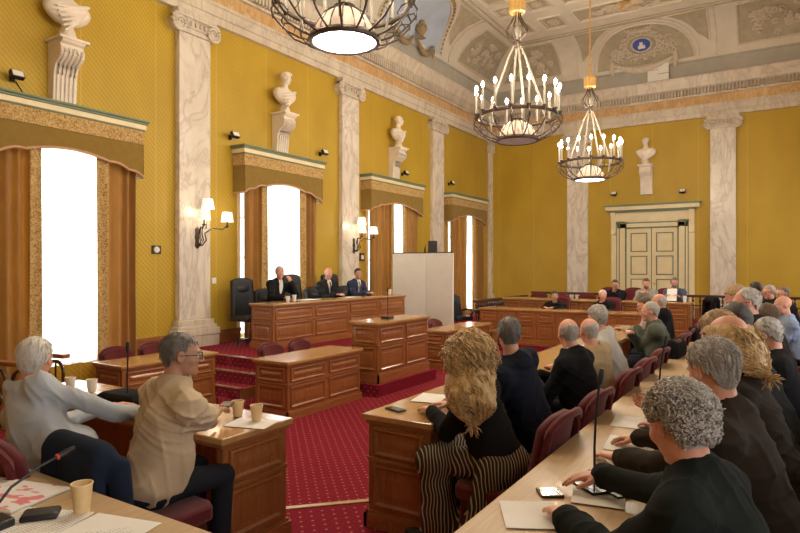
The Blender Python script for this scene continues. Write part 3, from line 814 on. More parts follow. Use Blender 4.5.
# ------------------------------------------------------------------ busts on brackets
def bust_mesh(style, seed):
    g = SDF(axis_grid(-.36, .36, .012), axis_grid(-.24, .24, .012), axis_grid(-.12, .80, .012))
    R = rotm(PI/2+(.35 if style != 2 else -.3), -.08 if style != 1 else .06); H = (0, .03, .60)
    head_prims(g, H, R, 1.05)
    g.cap((0, -.02, .33), (0, .0, .52), .072, .06, .05)
    g.ell((0, -.01, .24), (.27, .13, .17), None, .06); g.cap((-.20, -.01, .28), (.20, -.01, .28), .095, None, .05)
    # drapery folds across the chest
    for i in range(6): g.cap((-.22+.03*i, .10, .36-.05*i), (.20-.02*i, .135, .24-.055*i), .022, .015, .012)
    # hair curls / wreath
    hr = np.array(H)
    rs = np.random.RandomState(seed)
    for i in range(60):
        a, e_ = rs.uniform(0, 2*PI), rs.uniform(-.2, 1.2); v = np.array([math.cos(a)*math.cos(e_)*.08, math.sin(a)*math.cos(e_)*.10-.018, .036+math.sin(e_)*.09])
        if v[1] > .06 and v[2] < .07: continue
        g.ell(hr+R @ v, (.022, .022, .018), None, .01)
    if style == 0:
        for i in range(14):
            a = PI*i/13; g.ell(hr+R @ np.array([.082*math.cos(a+PI)*1.0, -.01+.095*math.cos(a*.5), .085+.03*math.sin(a)]), (.012, .02, .028), None, .004)
    if style == 3:
        for i in range(12): g.ell(hr+R @ np.array([rs.uniform(-.04, .04), .08, rs.uniform(-.12, -.07)]), (.018, .018, .028), None, .01)
    # cut the chest into the classical bust outline and add the socle
    g.ell((.33, 0, .0), (.20, .3, .17), None, .02, 's'); g.ell((-.33, 0, .0), (.20, .3, .17), None, .02, 's')
    g.cap((0, 0, .10), (0, 0, .0), .075, .06, .03); g.cap((0, 0, -.03), (0, 0, -.05), .095, .105, .02)
    return g.mesh()
def bust(x, y, z, ang, style, label, wall_label, bz, sc=1.0):
    P, F = bust_mesh(style, style+3)
    c_, s_ = math.cos(ang-PI/2), math.sin(ang-PI/2); P = P*sc
    P[:, 2] += .055*sc   # rest the socle on the bracket
    P[:, 2] -= P[:, 2].min()
    o = npmesh('bust', np.stack([P[:, 0]*c_-P[:, 1]*s_, P[:, 0]*s_+P[:, 1]*c_, P[:, 2]], 1), F, M['statue'])
    o.location = (x, y, z); tag(o, label, 'bust', 'marble busts along the walls' if False else None)
    # console bracket
    n = Vector((math.cos(ang), math.sin(ang), 0)); u = Vector((-n.y, n.x, 0)); w0 = Vector((x, y, 0))-n*.21
    t = thing('bust_bracket', wall_label, 'bracket', (w0.x, w0.y, bz)); h = z-bz
    b = B(); W = .17
    prof = [(0, h), (.36, h), (.40, h-.03), (.38, h-.07), (.33, h-.09), (.36, h-.16), (.36, h-.24), (.31, h-.30), (.24, h-.33), (.20, h-.37), (.17, h-.46), (.16, h-.6), (.14, 0), (0, 0)]
    b.prism(prof, u*(-W)+Vector((0, 0, 0)), n, (0, 0, 1), u, 2*W)
    b.build('console', M['statue'], t, smooth=30, bevel=.008)
    b = B()
    for k in range(5):
        q = u*(-.12+.06*k)
        b.tube([q+n*.375+Vector((0, 0, h-.15)), q+n*.38+Vector((0, 0, h-.22)), q+n*.33+Vector((0, 0, h-.29)), q+n*.22+Vector((0, 0, h-.36)), q+n*.18+Vector((0, 0, h-.5)), q+n*.15+Vector((0, 0, .02))], .017, 6)
    b.build('fluting', M['statue'], t)
    b = B(); b.obox(n*.2+Vector((0, 0, h-.015)), u, n, (0, 0, 1), .215, .215, .018); b.build('shelf', M['statue'], t, smooth=0)
bw = WX+.21
bust(bw, 4.75, 4.98, 0, 3, 'white marble bust above the first window, cut by the top of the frame', 'fluted white bracket above the first window, under the largest bust', 4.08, 1.12)
bust(bw, 9.24, 4.90, 0, 0, 'white marble bust with laurel wreath above the second window', 'white scroll bracket above the second window, between the first two pilasters', 4.08)
bust(bw, 13.6, 4.92, 0, 1, 'white marble bust in profile above the third window', 'white scroll bracket above the third window, left of the narrow far pilaster', 4.08)
bust(-3.58, BY-.21, 4.90, -PI/2, 2, 'white marble bust standing above the double door on the back wall', 'white bracket on the back wall above the double door', 4.0)

# ------------------------------------------------------------------ chandeliers
def chandelier():
    t = thing('chandelier', None, None)
    zb = 0.0                         # underside of the bowl
    b = B(); b.lathe([(.315, .0), (.345, .005), (.355, .03), (.345, .055), (.30, .06), (.30, .03), (.315, 0)], (0, 0, 0), 36, wob=lambda a, z: 1+.012*math.cos(a*18))
    b.build('bowl_rim', M['iron'], t)
    B().lathe([(0, .012), (.31, .014), (.31, .03), (0, .03)], (0, 0, 0), 36).build('glass_disc', M['disc_off'], t)
    B().lathe([(.30, .05), (.285, .14), (.22, .25), (.12, .32), (.05, .345), (0, .35)], (0, 0, 0), 36, wob=lambda a, z: 1+.015*abs(math.sin(a*9))).build('bowl', M['alabaster'], t)
    b = B(); b.lathe([(.10, .345), (.11, .36), (.03, .38), (.02, .42), (0, .42)], (0, 0, 0), 16); b.build('finial', M['iron'], t)
    RR, ZR = .635, .40
    b = B(); b.tube([(RR*math.cos(2*PI*i/48), RR*math.sin(2*PI*i/48), ZR) for i in range(48)], .019, 8, True, 1.5); b.build('ring', M['iron'], t)
    for i in range(16):
        a = 2*PI*(i+.5)/16; ca, sa = math.cos(a), math.sin(a); R_ = .665
        P = lambda r, z: (ca*r, sa*r, z)
        B().tube([P(.31, .05), P(.27, .17), P(.20, .28), P(.10, .345)], .008, 5).build('rib', M['iron'], t)
        arm = B().tube([P(.34, .03), P(.44, .06), P(.56, .12), P(.64, .20), P(.70, .27), P(.71, .34), P(R_+.01, ZR)], .010, 5)
        arm.tube([P(.60, .15), P(.55, .22), P(.60, .28), P(.68, .30), P(.70, .24)], .007, 5); arm.build('arm', M['iron'], t)
        c_ = B().lathe([(.012, ZR-.02), (.034, ZR+.03), (.036, ZR+.04), (.015, ZR+.05), (0, ZR+.05)], P(R_, 0), 10).build('candle_cup', M['iron'], t)
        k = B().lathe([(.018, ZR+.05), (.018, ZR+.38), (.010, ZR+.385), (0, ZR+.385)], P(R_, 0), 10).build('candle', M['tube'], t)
        B().lathe([(0, ZR+.385), (.016, ZR+.40), (.028, ZR+.43), (.022, ZR+.46), (.006, ZR+.485), (0, ZR+.49)], P(R_, 0), 8).build('bulb', M['bulb'], k)
    for i in range(4):
        a = 2*PI*(i+.35)/4; ca, sa = math.cos(a), math.sin(a); P = lambda r, z: (ca*r, sa*r, z)
        b = B(); pts = [P(.04, 1.58), P(.07, 1.50), P(.13, 1.38), P(.28, .95), P(.42, .58), P(.45, .40), P(.40, .10)]
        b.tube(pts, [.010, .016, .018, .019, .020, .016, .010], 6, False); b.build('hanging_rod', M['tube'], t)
    b = B()
    for i in range(8):
        a = 2*PI*i/8; ca, sa = math.cos(a), math.sin(a); P = lambda r, z: (ca*r, sa*r, z)
        b.tube([P(.03, 1.55), P(.05, 1.63), P(.16, 1.72), P(.18, 1.80), P(.11, 1.90), P(.06, 2.0), P(.05, 2.12)], .011, 5)
    b.lathe([(.05, 1.52), (.065, 1.55), (.065, 1.60), (.03, 1.62)], (0, 0, 0), 14)
    b.build('lantern_scrolls', M['iron'], t)
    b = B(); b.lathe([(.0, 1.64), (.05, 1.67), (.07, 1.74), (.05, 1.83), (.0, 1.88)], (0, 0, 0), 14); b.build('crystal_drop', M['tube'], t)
    b = B(); b.lathe([(.10, 2.06), (.125, 2.08), (.13, 2.28), (.11, 2.30), (.04, 2.31)], (0, 0, 0), 32, wob=lambda a, z: 1+.05*math.cos(a*16)); b.build('gilt_crown', M['gilt'], t)
    b = B(); b.lathe([(.04, 2.30), (.02, 2.42), (.035, 2.5), (.018, 2.58), (.016, 5.10), (.10, 5.12), (.12, 5.15)], (0, 0, 0), 12); b.build('suspension_rod', M['gilt'], t)
    return t
ch0 = chandelier()
chs = [ch0, copytree(ch0), copytree(ch0)]
chl = ['iron chandelier with a large glowing disc, nearest and cut by the top of the frame',
       'iron candle chandelier with unlit grey disc, middle one of the three',
       'iron candle chandelier farthest away, in front of the back wall pilaster']
for i, (t, loc) in enumerate(zip(chs, ((-3.60, 4.66, 3.90), (-3.60, 9.18, 3.74), (-3.62, 13.6, 3.66)))):
    t.location = loc; t.rotation_euler = (0, 0, .05*i); tag(t, chl[i], 'chandelier', 'iron candle chandeliers over the hall')
    for ch in t.children:
        if ch.name.startswith('glass_disc') and i != 1: ch.data = ch.data.copy(); ch.data.materials[0] = M['disc_on']
        if ch.name.startswith('suspension_rod'): pass
    # the lamp's own light: candle bulbs as a ring of small sources
    for k in range(4):
        a = 2*PI*(k+.5)/4; l = bpy.data.lights.new('candle_light', 'POINT'); l.energy = 58; l.color = (1, .82, .60); l.shadow_soft_size = .12
        o = bpy.data.objects.new('candle_light', l); COL.objects.link(o); o.location = (loc[0]+1.0*math.cos(a), loc[1]+1.0*math.sin(a), loc[2]+1.25)
    if i != 1:
        l = bpy.data.lights.new('disc_light', 'SPOT'); l.energy = 60; l.color = (1, .9, .75); l.spot_size = 2.6; l.shadow_soft_size = .25
        o = bpy.data.objects.new('disc_light', l); COL.objects.link(o); o.location = (loc[0], loc[1], loc[2]-.05)

# ------------------------------------------------------------------ sconces, spotlights, switches
def sconce(y, label):
    t = thing('wall_sconce', label, 'lamp', (WX+.12, y, 2.25)); b = B()
    b.lathe([(.0, -.20), (.05, -.16), (.04, -.05), (.055, .0), (.04, .08), (.05, .15), (0, .20)], (0, 0, 0), 12, sx=.5)
    b.build('back_plate', M['iron'], t)
    for k, (dx, dy, z) in enumerate(((.34, -.13, .30), (.30, .42, .30), (.16, .10, .52))):
        b = B(); b.tube([(0, 0, -.08), (.08, dy*.1, -.14), (.14, dy*.2, -.04), (.10, dy*.2, .08), (dx*.5, dy*.5, .18), (dx*.8, dy*.85, .16), (dx, dy, z-.09)], .014, 6)
        b.lathe([(0, z-.12), (.02, z-.10), (.045, z-.085), (.015, z-.07), (.012, z-.0)], (dx, dy, 0), 10)
        a = b.build('arm', M['iron'], t)
        B().lathe([(.115, z+.0), (.112, z-.01), (.085, z+.17), (.082, z+.17), (.112, z+.0), (.115, z)], (dx, dy, 0), 20, wob=lambda q, zz: 1+.02*math.cos(q*14)).build('lamp_shade', M['shade'], a, fix=False)
    l = bpy.data.lights.new('sconce_light', 'POINT'); l.energy = 6; l.color = (1, .8, .55); l.shadow_soft_size = .08
    o = bpy.data.objects.new('sconce_light', l); COL.objects.link(o); o.location = (WX+.45, y+.1, 2.75)
sconce(7.1, 'iron wall sconce with three white shades on the wide pilaster, nearest')
sconce(11.73, 'iron wall sconce with three white shades on the pilaster behind the dais speakers')
def spot(x, y, z, axis, label):
    t = thing('spotlight', label, 'spotlight', (x, y, z)); n = Vector((axis[0], axis[1], 0)); u = Vector((-n.y, n.x, 0))
    b = B(); b.obox(n*.02, u, n, (0, 0, 1), .03, .02, .04); b.tube([n*.03, n*.10+Vector((0, 0, .02))], .01, 6); b.build('mount', M['black'], t, smooth=0)
    nn = (n+Vector((0, 0, .5))).normalized()
    b = B(); b.obox(n*.15+Vector((0, 0, .03)), u, nn, u.cross(nn), .085, .035, .055); h = b.build('housing', M['black'], t, smooth=0, bevel=.006)
    b = B(); b.obox(n*.15+Vector((0, 0, .03))+nn*.037, u, nn, u.cross(nn), .07, .004, .042); b.build('lens', M['white'], h, smooth=0)
spot(WX, 4.1, 4.30, (1, 0), 'small black spotlight on the yellow wall left of the first bust')
spot(WX, 7.95, 4.20, (1, 0), 'small black spotlight on the yellow wall left of the wreathed bust')
spot(WX, 10.6, 4.30, (1, 0), 'small black spotlight on the yellow wall right of the wreathed bust')
spot(WX, 14.1, 4.30, (1, 0), 'small black spotlight right of the third bust bracket')
spot(WX, 16.85, 4.35, (1, 0), 'small black spotlight above the fourth pelmet')
spot(-4.55, BY, 4.05, (0, -1), 'small black spotlight above the door, left of the bracket')
spot(-2.55, BY, 4.0, (0, -1), 'small black spotlight above the door, right of the bracket')
tag(B().tube([(WX+.01, 4.15, 4.28), (WX+.01, 4.22, 4.18), (WX+.01, 4.28, 4.05)], .008, 5).build('cable', M['black']), 'thin black cable dropping from the first spotlight to the pelmet', 'cable')
t = thing('thermostat', 'square black wall plate with round white dial right of the first window', 'thermostat', (WX, 6.35, 2.02))
B().box(0, .02, -.085, .085, -.07, .07).build('plate', M['black'], t, smooth=0); o = B().lathe([(.055, 0), (.05, .015), (0, .018)], (0, 0, 0), 20).build('dial', M['white'], t)
o.rotation_euler = (0, PI/2, 0); o.location = (.02, 0, 0)
tag(B().box(WX, WX+.015, 7.52, 7.62, 1.42, 1.53).build('light_switch', M['white'], smooth=0, bevel=.003), 'small white light switch on the wall right of the wide pilaster', 'switch')
t = thing('wall_box', 'small grey wall box beside the second sconce', 'box', (WX, 12.2, 1.98)); B().box(0, .04, -.09, .09, -.10, .10).build('housing', M['iron'], t, smooth=0, bevel=.005); B().box(.04, .045, -.05, .05, -.05, .05).build('cover', M['white'], t, smooth=0)
# white sheet-like panel leaning on the back cornice
t = thing('white_panel', 'square white panel standing on the back cornice right of the crest', 'panel', (-3.17, BY-.52, 7.38))
B().box(-.30, .30, 0, .03, 0, .50).build('board', M['white'], t, smooth=0, bevel=.005)
B().box(-.02, .30, -.008, 0, .18, .20).box(-.30, .0, -.008, 0, .32, .335).build('seam', M['plaster_g'], t, smooth=0)

# ------------------------------------------------------------------ the double door on the back wall
dr = thing('door_1', None, None, (-3.44, BY, .17)); dr['kind'] = 'structure'
Y = lambda w: -w
b = B()
b.box(-1.06, -.74, -.06, 0, 0, 3.02); b.box(.74, 1.06, -.06, 0, 0, 3.02); b.box(-1.06, 1.06, -.06, 0, 2.80, 3.02); b.box(-1.12, 1.12, -.08, 0, 3.02, 3.30)
b.build('door_surround', M['cream'], dr, smooth=0, bevel=.008)
b = B(); b.box(-1.36, 1.36, -.26, 0, 3.36, 3.48); b.build('pediment', M['cream'], dr, smooth=0, bevel=.015)
b = B(); b.box(-1.40, 1.40, -.29, 0, 3.48, 3.53); b.box(-1.26, 1.26, -.18, 0, 3.29, 3.36); b.box(-1.06, 1.06, -.075, -.05, 2.94, 2.975)
for sg in (-1, 1):
    b.box(sg*.96-.015, sg*.96+.015, -.07, -.05, 0, 3.0); b.box(sg*.76-.02, sg*.76+.02, -.08, -.05, 0, 2.82); b.box(sg*1.04-.012, sg*1.04+.012, -.07, -.05, 0, 3.0)
b.box(-.78, .78, -.08, -.05, 2.78, 2.82)
b.build('green_moulding', M['green'], dr, smooth=0, bevel=.004)
for sg in (-1, 1):
    b = B(); b.prism([(0, 3.30), (.20, 3.30), (.18, 3.15), (.10, 3.0), (.08, 2.75), (.12, 2.62), (0, 2.6)], (sg*1.14-.07, 0, 0), (0, -1, 0), (0, 0, 1), (1, 0, 0), .14); b.build('console', M['cream'], dr, smooth=30)
    b = B(); b.box(sg*1.14-.07, sg*1.14+.07, -.05, 0, 0, 2.6); b.build('side_strip', M['cream'], dr, smooth=0)
    x0, x1 = (-.74, -.012) if sg < 0 else (.012, .74)
    lf = B().box(x0, x1, -.035, .0, 0, 2.78).build('door_leaf', M['cream'], dr, smooth=0)
    b = B(); pn = B()
    for z0, z1 in ((.12, .50), (.62, 1.20), (1.32, 1.92), (2.04, 2.64)):
        a0, a1 = x0+.12, x1-.11
        for (p0, p1, q0, q1) in ((a0, a1, z0, z0+.03), (a0, a1, z1-.03, z1), (a0, a0+.03, z0, z1), (a1-.03, a1, z0, z1)): b.box(p0, p1, -.05, -.035, q0, q1)
        pn.box(a0+.05, a1-.05, -.045, -.03, z0+.05, z1-.05)
    b.build('panel_moulding', M['green'], lf, smooth=0); pn.build('raised_panels', M['cream'], lf, smooth=0, bevel=.005)
B().box(-.012, .012, -.045, 0, 0, 2.78).build('meeting_strip', M['green'], dr, smooth=0)
o = B().lathe([(0, 0), (.025, .01), (.03, .03), (0, .05)], (0, 0, 0), 12).build('door_handle', M['brass'], dr); o.location = (.09, -.04, 1.05); o.rotation_euler = (PI/2, 0, 0)

# ------------------------------------------------------------------ panelled desks
def rectloop(o, u, v, n, a0, a1, b0, b1, inset, h):
    o, u, v, n = map(Vector, (o, u, v, n))
    return [o+u*(a0+inset)+v*(b0+inset)+n*h, o+u*(a1-inset)+v*(b0+inset)+n*h, o+u*(a1-inset)+v*(b1-inset)+n*h, o+u*(a0+inset)+v*(b1-inset)+n*h]
def panel_piece(o, u, n, a0, a1, b0, b1):
    b = B(); v = (0, 0, 1); k = min(1, (a1-a0)/.34, (b1-b0)/.2)
    L = [rectloop(o, u, v, n, a0, a1, b0, b1, i*k, h) for i, h in ((0, 0), (.004, .018), (.018, .022), (.032, .006), (.042, .004), (.062, .004), (.085, .016), (.09, .016))]
    b.loops(L); return b
def desk(label, x0, x1, y0, y1, z0, h, faces, name='panelled_desk', cat='desk', rows=((.40, .96), (.06, .36)), colw=.55, top='desktop', over=.035, group=None, plinth=.09, open_side=None):
    """faces: dict like {'x+':ncols, 'y-':ncols}"""
    cx, cy = (x0+x1)/2, (y0+y1)/2
    t = thing(name, label, cat, (cx, cy, z0), 0, group)
    fn = lambda p: (p[0]-cx, p[1]-cy, p[2]-z0); T = .04
    zt = z0+h-T
    b = B(fn=fn); k = .05
    if open_side is None: b.box(x0, x1, y0, y1, z0+.01, zt)
    else:       # kneehole open to the sitter: front, two ends and cross walls
        e = .004
        if open_side == 'x+': b.box(x0, x0+.06, y0+.05, y1-.05, z0+.01, zt-.03)
        if open_side == 'x-': b.box(x1-.06, x1, y0+.05, y1-.05, z0+.01, zt-.03)
        if open_side == 'y-': b.box(x0+.05, x1-.05, y1-.06, y1, z0+.01, zt-.03)
        if open_side == 'y+': b.box(x0+.05, x1-.05, y0, y0+.06, z0+.01, zt-.03)
        if open_side in ('x+', 'x-'): b.box(x0, x1, y0, y0+.05, z0+.01, zt-.03); b.box(x0, x1, y1-.05, y1, z0+.01, zt-.03)
        else: b.box(x0, x0+.05, y0, y1, z0+.01, zt-.03); b.box(x1-.05, x1, y0, y1, z0+.01, zt-.03)
        b.box(x0, x1, y0, y1, zt-.03, zt)
    b.build('carcass', M['desk'], t, smooth=0, fix=False)
    b = B(fn=fn); b.box(x0-over, x1+over, y0-over, y1+over, zt, z0+h); b.build('top', M[top], t, smooth=0, bevel=.008)
    b = B(fn=fn); b.box(x0-over*.5, x1+over*.5, y0-over*.5, y1+over*.5, zt-.025, zt); b.build('top_moulding', M['desk_h'], t, smooth=0, bevel=.006)
    if plinth:
        b = B(fn=fn); p = .025
        def strip(f):
            if f == 'x+': b.box(x1, x1+p, y0-p, y1+p, z0, z0+plinth); b.box(x1, x1+p*.5, y0-p*.5, y1+p*.5, z0+plinth, z0+plinth+.02)
            if f == 'x-': b.box(x0-p, x0, y0-p, y1+p, z0, z0+plinth); b.box(x0-p*.5, x0, y0-p*.5, y1+p*.5, z0+plinth, z0+plinth+.02)
            if f == 'y-': b.box(x0-p, x1+p, y0-p, y0, z0, z0+plinth); b.box(x0-p*.5, x1+p*.5, y0-p*.5, y0, z0+plinth, z0+plinth+.02)
            if f == 'y+': b.box(x0-p, x1+p, y1, y1+p, z0, z0+plinth)
        for f in faces: strip(f)
        b.build('plinth', M['desk_h'], t, smooth=0)
    inner = h-T-.03-plinth-.02; zb = z0+plinth+.02
    for f, nc in faces.items():
        if f == 'x+': o, u, n, L = (x1, y0, zb), (0, 1, 0), (1, 0, 0), y1-y0
        if f == 'x-': o, u, n, L = (x0, y1, zb), (0, -1, 0), (-1, 0, 0), y1-y0
        if f == 'y-': o, u, n, L = (x0, y0, zb), (1, 0, 0), (0, -1, 0), x1-x0
        if f == 'y+': o, u, n, L = (x1, y1, zb), (-1, 0, 0), (0, 1, 0), x1-x0
        w = L/nc; g_ = .045
        for i in range(nc):
            for r0, r1 in rows:
                b = panel_piece(o, u, n, i*w+g_, (i+1)*w-g_, inner*r0+.015, inner*r1+.0); b.fn = fn
                b.build('raised_panel', M['desk'], t, smooth=30)
        b = B(fn=fn); O, U, Nn = Vector(o), Vector(u), Vector(n); rz = inner*(rows[0][0]+rows[1][1])/2+.008
        b.obox(O+U*L/2+Vector((0, 0, rz))+Nn*.006, U, Nn, (0, 0, 1), L/2, .008, .012); b.build('middle_rail', M['desk_h'], t, smooth=0)
    return t
R2 = ((.62, .97), (.03, .55))
desk('low panelled oak desk in the middle of the sunken floor, before the dais steps', -5.68, -5.13, 5.50, 7.0, PIT, .72, {'x+': 2, 'y-': 1}, rows=R2, open_side='x-')
desk('tall panelled lectern desk on a red carpeted plinth, with a microphone', -5.50, -5.02, 7.30, 8.76, .01, .90, {'x+': 2, 'y-': 1}, 'lectern_desk', rows=R2, plinth=.13)
desk('low panelled desk beyond the lectern, in front of the white screen', -5.68, -5.20, 9.75, 11.7, PIT, .72, {'x+': 3, 'y-': 1}, rows=R2, open_side='x-')
desk('low panelled desk by the left windows with maroon chairs behind it', -7.12, -6.58, 4.24, 5.62, PIT, .72, {'x+': 2, 'y-': 1, 'y+': 1}, rows=R2, open_side='x-')
desk('long raised panelled desk of the three speakers on the dais', -7.84, -7.32, 7.50, 11.72, dz, .78, {'x+': 4, 'y-': 1}, 'dais_desk', rows=R2)
desk('long panelled desk with papers and phone where the blonde woman sits', -2.33, -1.86, 3.28, 10.6, 0, .75, {'x-': 10, 'y-': 1}, rows=R2, open_side='x+')
desk('panelled desk with two paper cups beside the man in the beige polo', -5.1, -2.70, 2.36, 2.88, 0, .75, {'x+': 1}, rows=R2, open_side='y-', top='desktop_x')
desk('front desk of the far benches, where a man in black folds his hands', -6.0, -2.4, 12.95, 13.5, 0, .78, {'y-': 8, 'x-': 1, 'x+': 1}, 'bench_desk', rows=R2, top='desktop_x', open_side='y+')
desk('second far bench desk, before the people seated under the double door', -6.0, -1.72, 14.4, 14.95, .17, .78, {'y-': 9, 'x+': 1}, 'bench_desk', rows=R2, top='desktop_x', open_side='y+')
# long table in the right foreground and the one cut by the lower left corner
t = thing('long_desk', 'long pale wooden desk running away from the camera on the right', 'desk', (-.72, 5.2, 0))
B().box(-.30, .30, -3.9, 4.1, .71, .75).build('top', M['bench'], t, smooth=0, bevel=.008)
B().box(-.28, -.22, -3.9, 4.1, 0, .71).build('modesty_panel', M['darkwood'], t, smooth=0)
for y in (-3.87, -1.9, 0, 2, 4.0): B().box(-.22, .24, y-.02, y+.02, 0, .71).build('end_panel', M['darkwood'], t, smooth=0)
t = thing('near_desk', 'wooden desk cut by the lower left corner, spread with papers', 'desk', (-2.35, 1.16, 0))
B().box(-1.35, 1.35, -.32, .335, .71, .75).build('top', M['bench'], t, smooth=0, bevel=.008)
B().box(-1.33, 1.33, .23, .28, 0, .71).build('modesty_panel', M['desk_h'], t, smooth=0)
for x in (-1.32, 1.32): B().box(x-.02, x+.02, -.28, .23, 0, .71).build('end_panel', M['desk_h'], t, smooth=0)

# balustrades behind the far benches
def balustrade(p, q, z0, h, label, step=.13):
    p, q = Vector((*p, 0)), Vector((*q, 0)); d = (q-p); L = d.length; d.normalize(); n = Vector((-d.y, d.x, 0))
    t = thing('balustrade', label, 'railing', (p.x, p.y, z0))
    b = B(); b.obox(d*L/2+Vector((0, 0, h-.03)), d, n, (0, 0, 1), L/2, .06, .03); b.build('handrail', M['darkwood'], t, smooth=0, bevel=.008)
    b = B(); b.obox(d*L/2+Vector((0, 0, .04)), d, n, (0, 0, 1), L/2, .05, .04); b.obox(d*L/2+Vector((0, 0, h-.26)), d, n, (0, 0, 1), L/2, .03, .015); b.build('lower_rail', M['darkwood'], t, smooth=0)
    k = int(L/step)
    for i in range(min(k, 95)):
        c_ = d*(L*(i+.5)/k)
        B().lathe([(.03, h-.26), (.012, h-.22), (.03, h-.17), (.03, h-.13), (.012, h-.09), (.03, h-.06)], c_, 8).lathe([(.02, .08), (.03, .2), (.015, .4), (.028, h-.28)], c_, 8).build('baluster', M['darkwood'], t)
balustrade((-6.15, 13.0), (-6.15, 16.4), .0, .95, 'dark balustrade at the left end of the far benches, beside the window')
balustrade((-6.0, 16.4), (1.3, 16.4), .17, .88, 'long dark balustrade closing the far benches in front of the back wall', .16)
# pierced carved rail at the far left, before the first window
def carved_rail(x, y, rz, L, label, z0=0, h=.72):
    t = thing('carved_railing', label, 'railing', (x, y, z0), rz)
    B().box(-L/2, L/2, -.05, .05, h-.05, h).build('handrail', M['desk_h'], t, smooth=0, bevel=.01)
    B().box(-L/2, L/2, -.03, .03, .0, .08).build('lower_rail', M['darkwood'], t, smooth=0)
    k = max(1, int(L/.34))
    for i in range(k):
        cx = -L/2+L*(i+.5)/k; b = B()
        b.tube([(cx+.13*math.cos(a), 0, h-.22+.13*math.sin(a)) for a in [PI*j/12 for j in range(13)]], .02, 6)
        b.tube([(cx-.13, 0, h-.22), (cx-.13, 0, .08)], .02, 6); b.tube([(cx+.13, 0, h-.22), (cx+.13, 0, .08)], .02, 6)
        b.tube([(cx+.07*math.cos(a), 0, .3+.07*math.sin(a)) for a in [2*PI*j/12 for j in range(12)]], .014, 6, True)
        b.tube([(cx, 0, h-.10), (cx, 0, .37)], .012, 6); b.build('arched_fretwork', M['darkwood'], t)
    return t
carved_rail(-7.35, 3.75, .15, .75, 'short carved wooden rail with arched fretwork before the first window')
carved_rail(-7.15, 3.15, .2, 1.1, 'dark carved wooden rail at the left edge behind the white-haired man')
# ------------------------------------------------------------------ chairs
def council_chair(x, y, ang, label, z0=0, group=None, tall=.90):
    t = thing('upholstered_chair', label, 'chair', (x, y, z0), ang-PI/2, group)
    def bk(u, v):
        w = (.235-.02*v)*(1-.0*v); e = (2*u-1); top = tall-.46-.07*abs(e)**3.2
        return (e*w, -.23-.07*v*1.2-.05*(1-e*e), .46+top*v)
    B().sheet(bk, 16, 12).build('backrest', M['chair_red'], t, smooth=80, solid=.055)
    pts = [Vector(bk(0, v/8)) for v in range(9)]+[Vector(bk(u/16, 1)) for u in range(1, 16)]+[Vector(bk(1, 1-v/8)) for v in range(9)]
    B().tube([p+Vector((0, -.025, .008)) for p in pts], .022, 6).build('back_piping', M['chair_red'], t)
    sv = [(-.25, -.24), (.25, -.24), (.26, .0), (.25, .22), (.18, .25), (-.18, .25), (-.25, .22), (-.26, 0)]
    B().prism(sv, (0, 0, .38), (1, 0, 0), (0, 1, 0), (0, 0, 1), .09).build('seat', M['chair_red'], t, smooth=30, bevel=.02)
    B().box(-.22, .22, -.22, .20, .33, .38).build('seat_frame', M['darkwood'], t, smooth=0)
    for sx in (-1, 1):
        for sy in (-1, 1): B().tube([(sx*.20, sy*.19, .37), (sx*.22, sy*.23-.01, 0)], [.02, .014], 8).build('leg', M['darkwood'], t)
    return t
def leather_chair(x, y, ang, label, z0, h=1.2, arms=True):
    t = thing('leather_armchair', label, 'chair', (x, y, z0), ang-PI/2, None)
    def bk(u, v):
        e = 2*u-1; return (e*(.27-.035*v), -.22-.07*v-.03*(1-e*e), .48+(h-.50-.05*abs(e)**3)*v)
    B().sheet(bk, 14, 12).build('backrest', M['leather'], t, smooth=80, solid=.08)
    B().ell((0, -.25, h-.22), (.20, .055, .09), 16, 8).build('headrest', M['leather'], t)
    B().prism([(-.27, -.25), (.27, -.25), (.28, .22), (.2, .27), (-.2, .27), (-.28, .22)], (0, 0, .42), (1, 0, 0), (0, 1, 0), (0, 0, 1), .10).build('seat', M['leather'], t, smooth=30, bevel=.025)
    if arms:
        for s_ in (-1, 1):
            B().tube([(s_*.26, -.24, .62), (s_*.30, -.05, .67), (s_*.30, .15, .66), (s_*.30, .17, .60), (s_*.27, .1, .45)], .022, 8).build('armrest', M['black'], t)
    B().tube([(0, 0, .42), (0, 0, .09)], .03, 10).build('column', M['chrome'], t)
    b = B()
    for k in range(5):
        a = 2*PI*k/5; b.tube([(0, 0, .10), (.28*math.cos(a), .28*math.sin(a), .06)], [.025, .016], 6); b.ell((.28*math.cos(a), .28*math.sin(a), .03), (.025, .025, .03), 8, 6)
    b.build('star_base', M['black'], t)
    return t

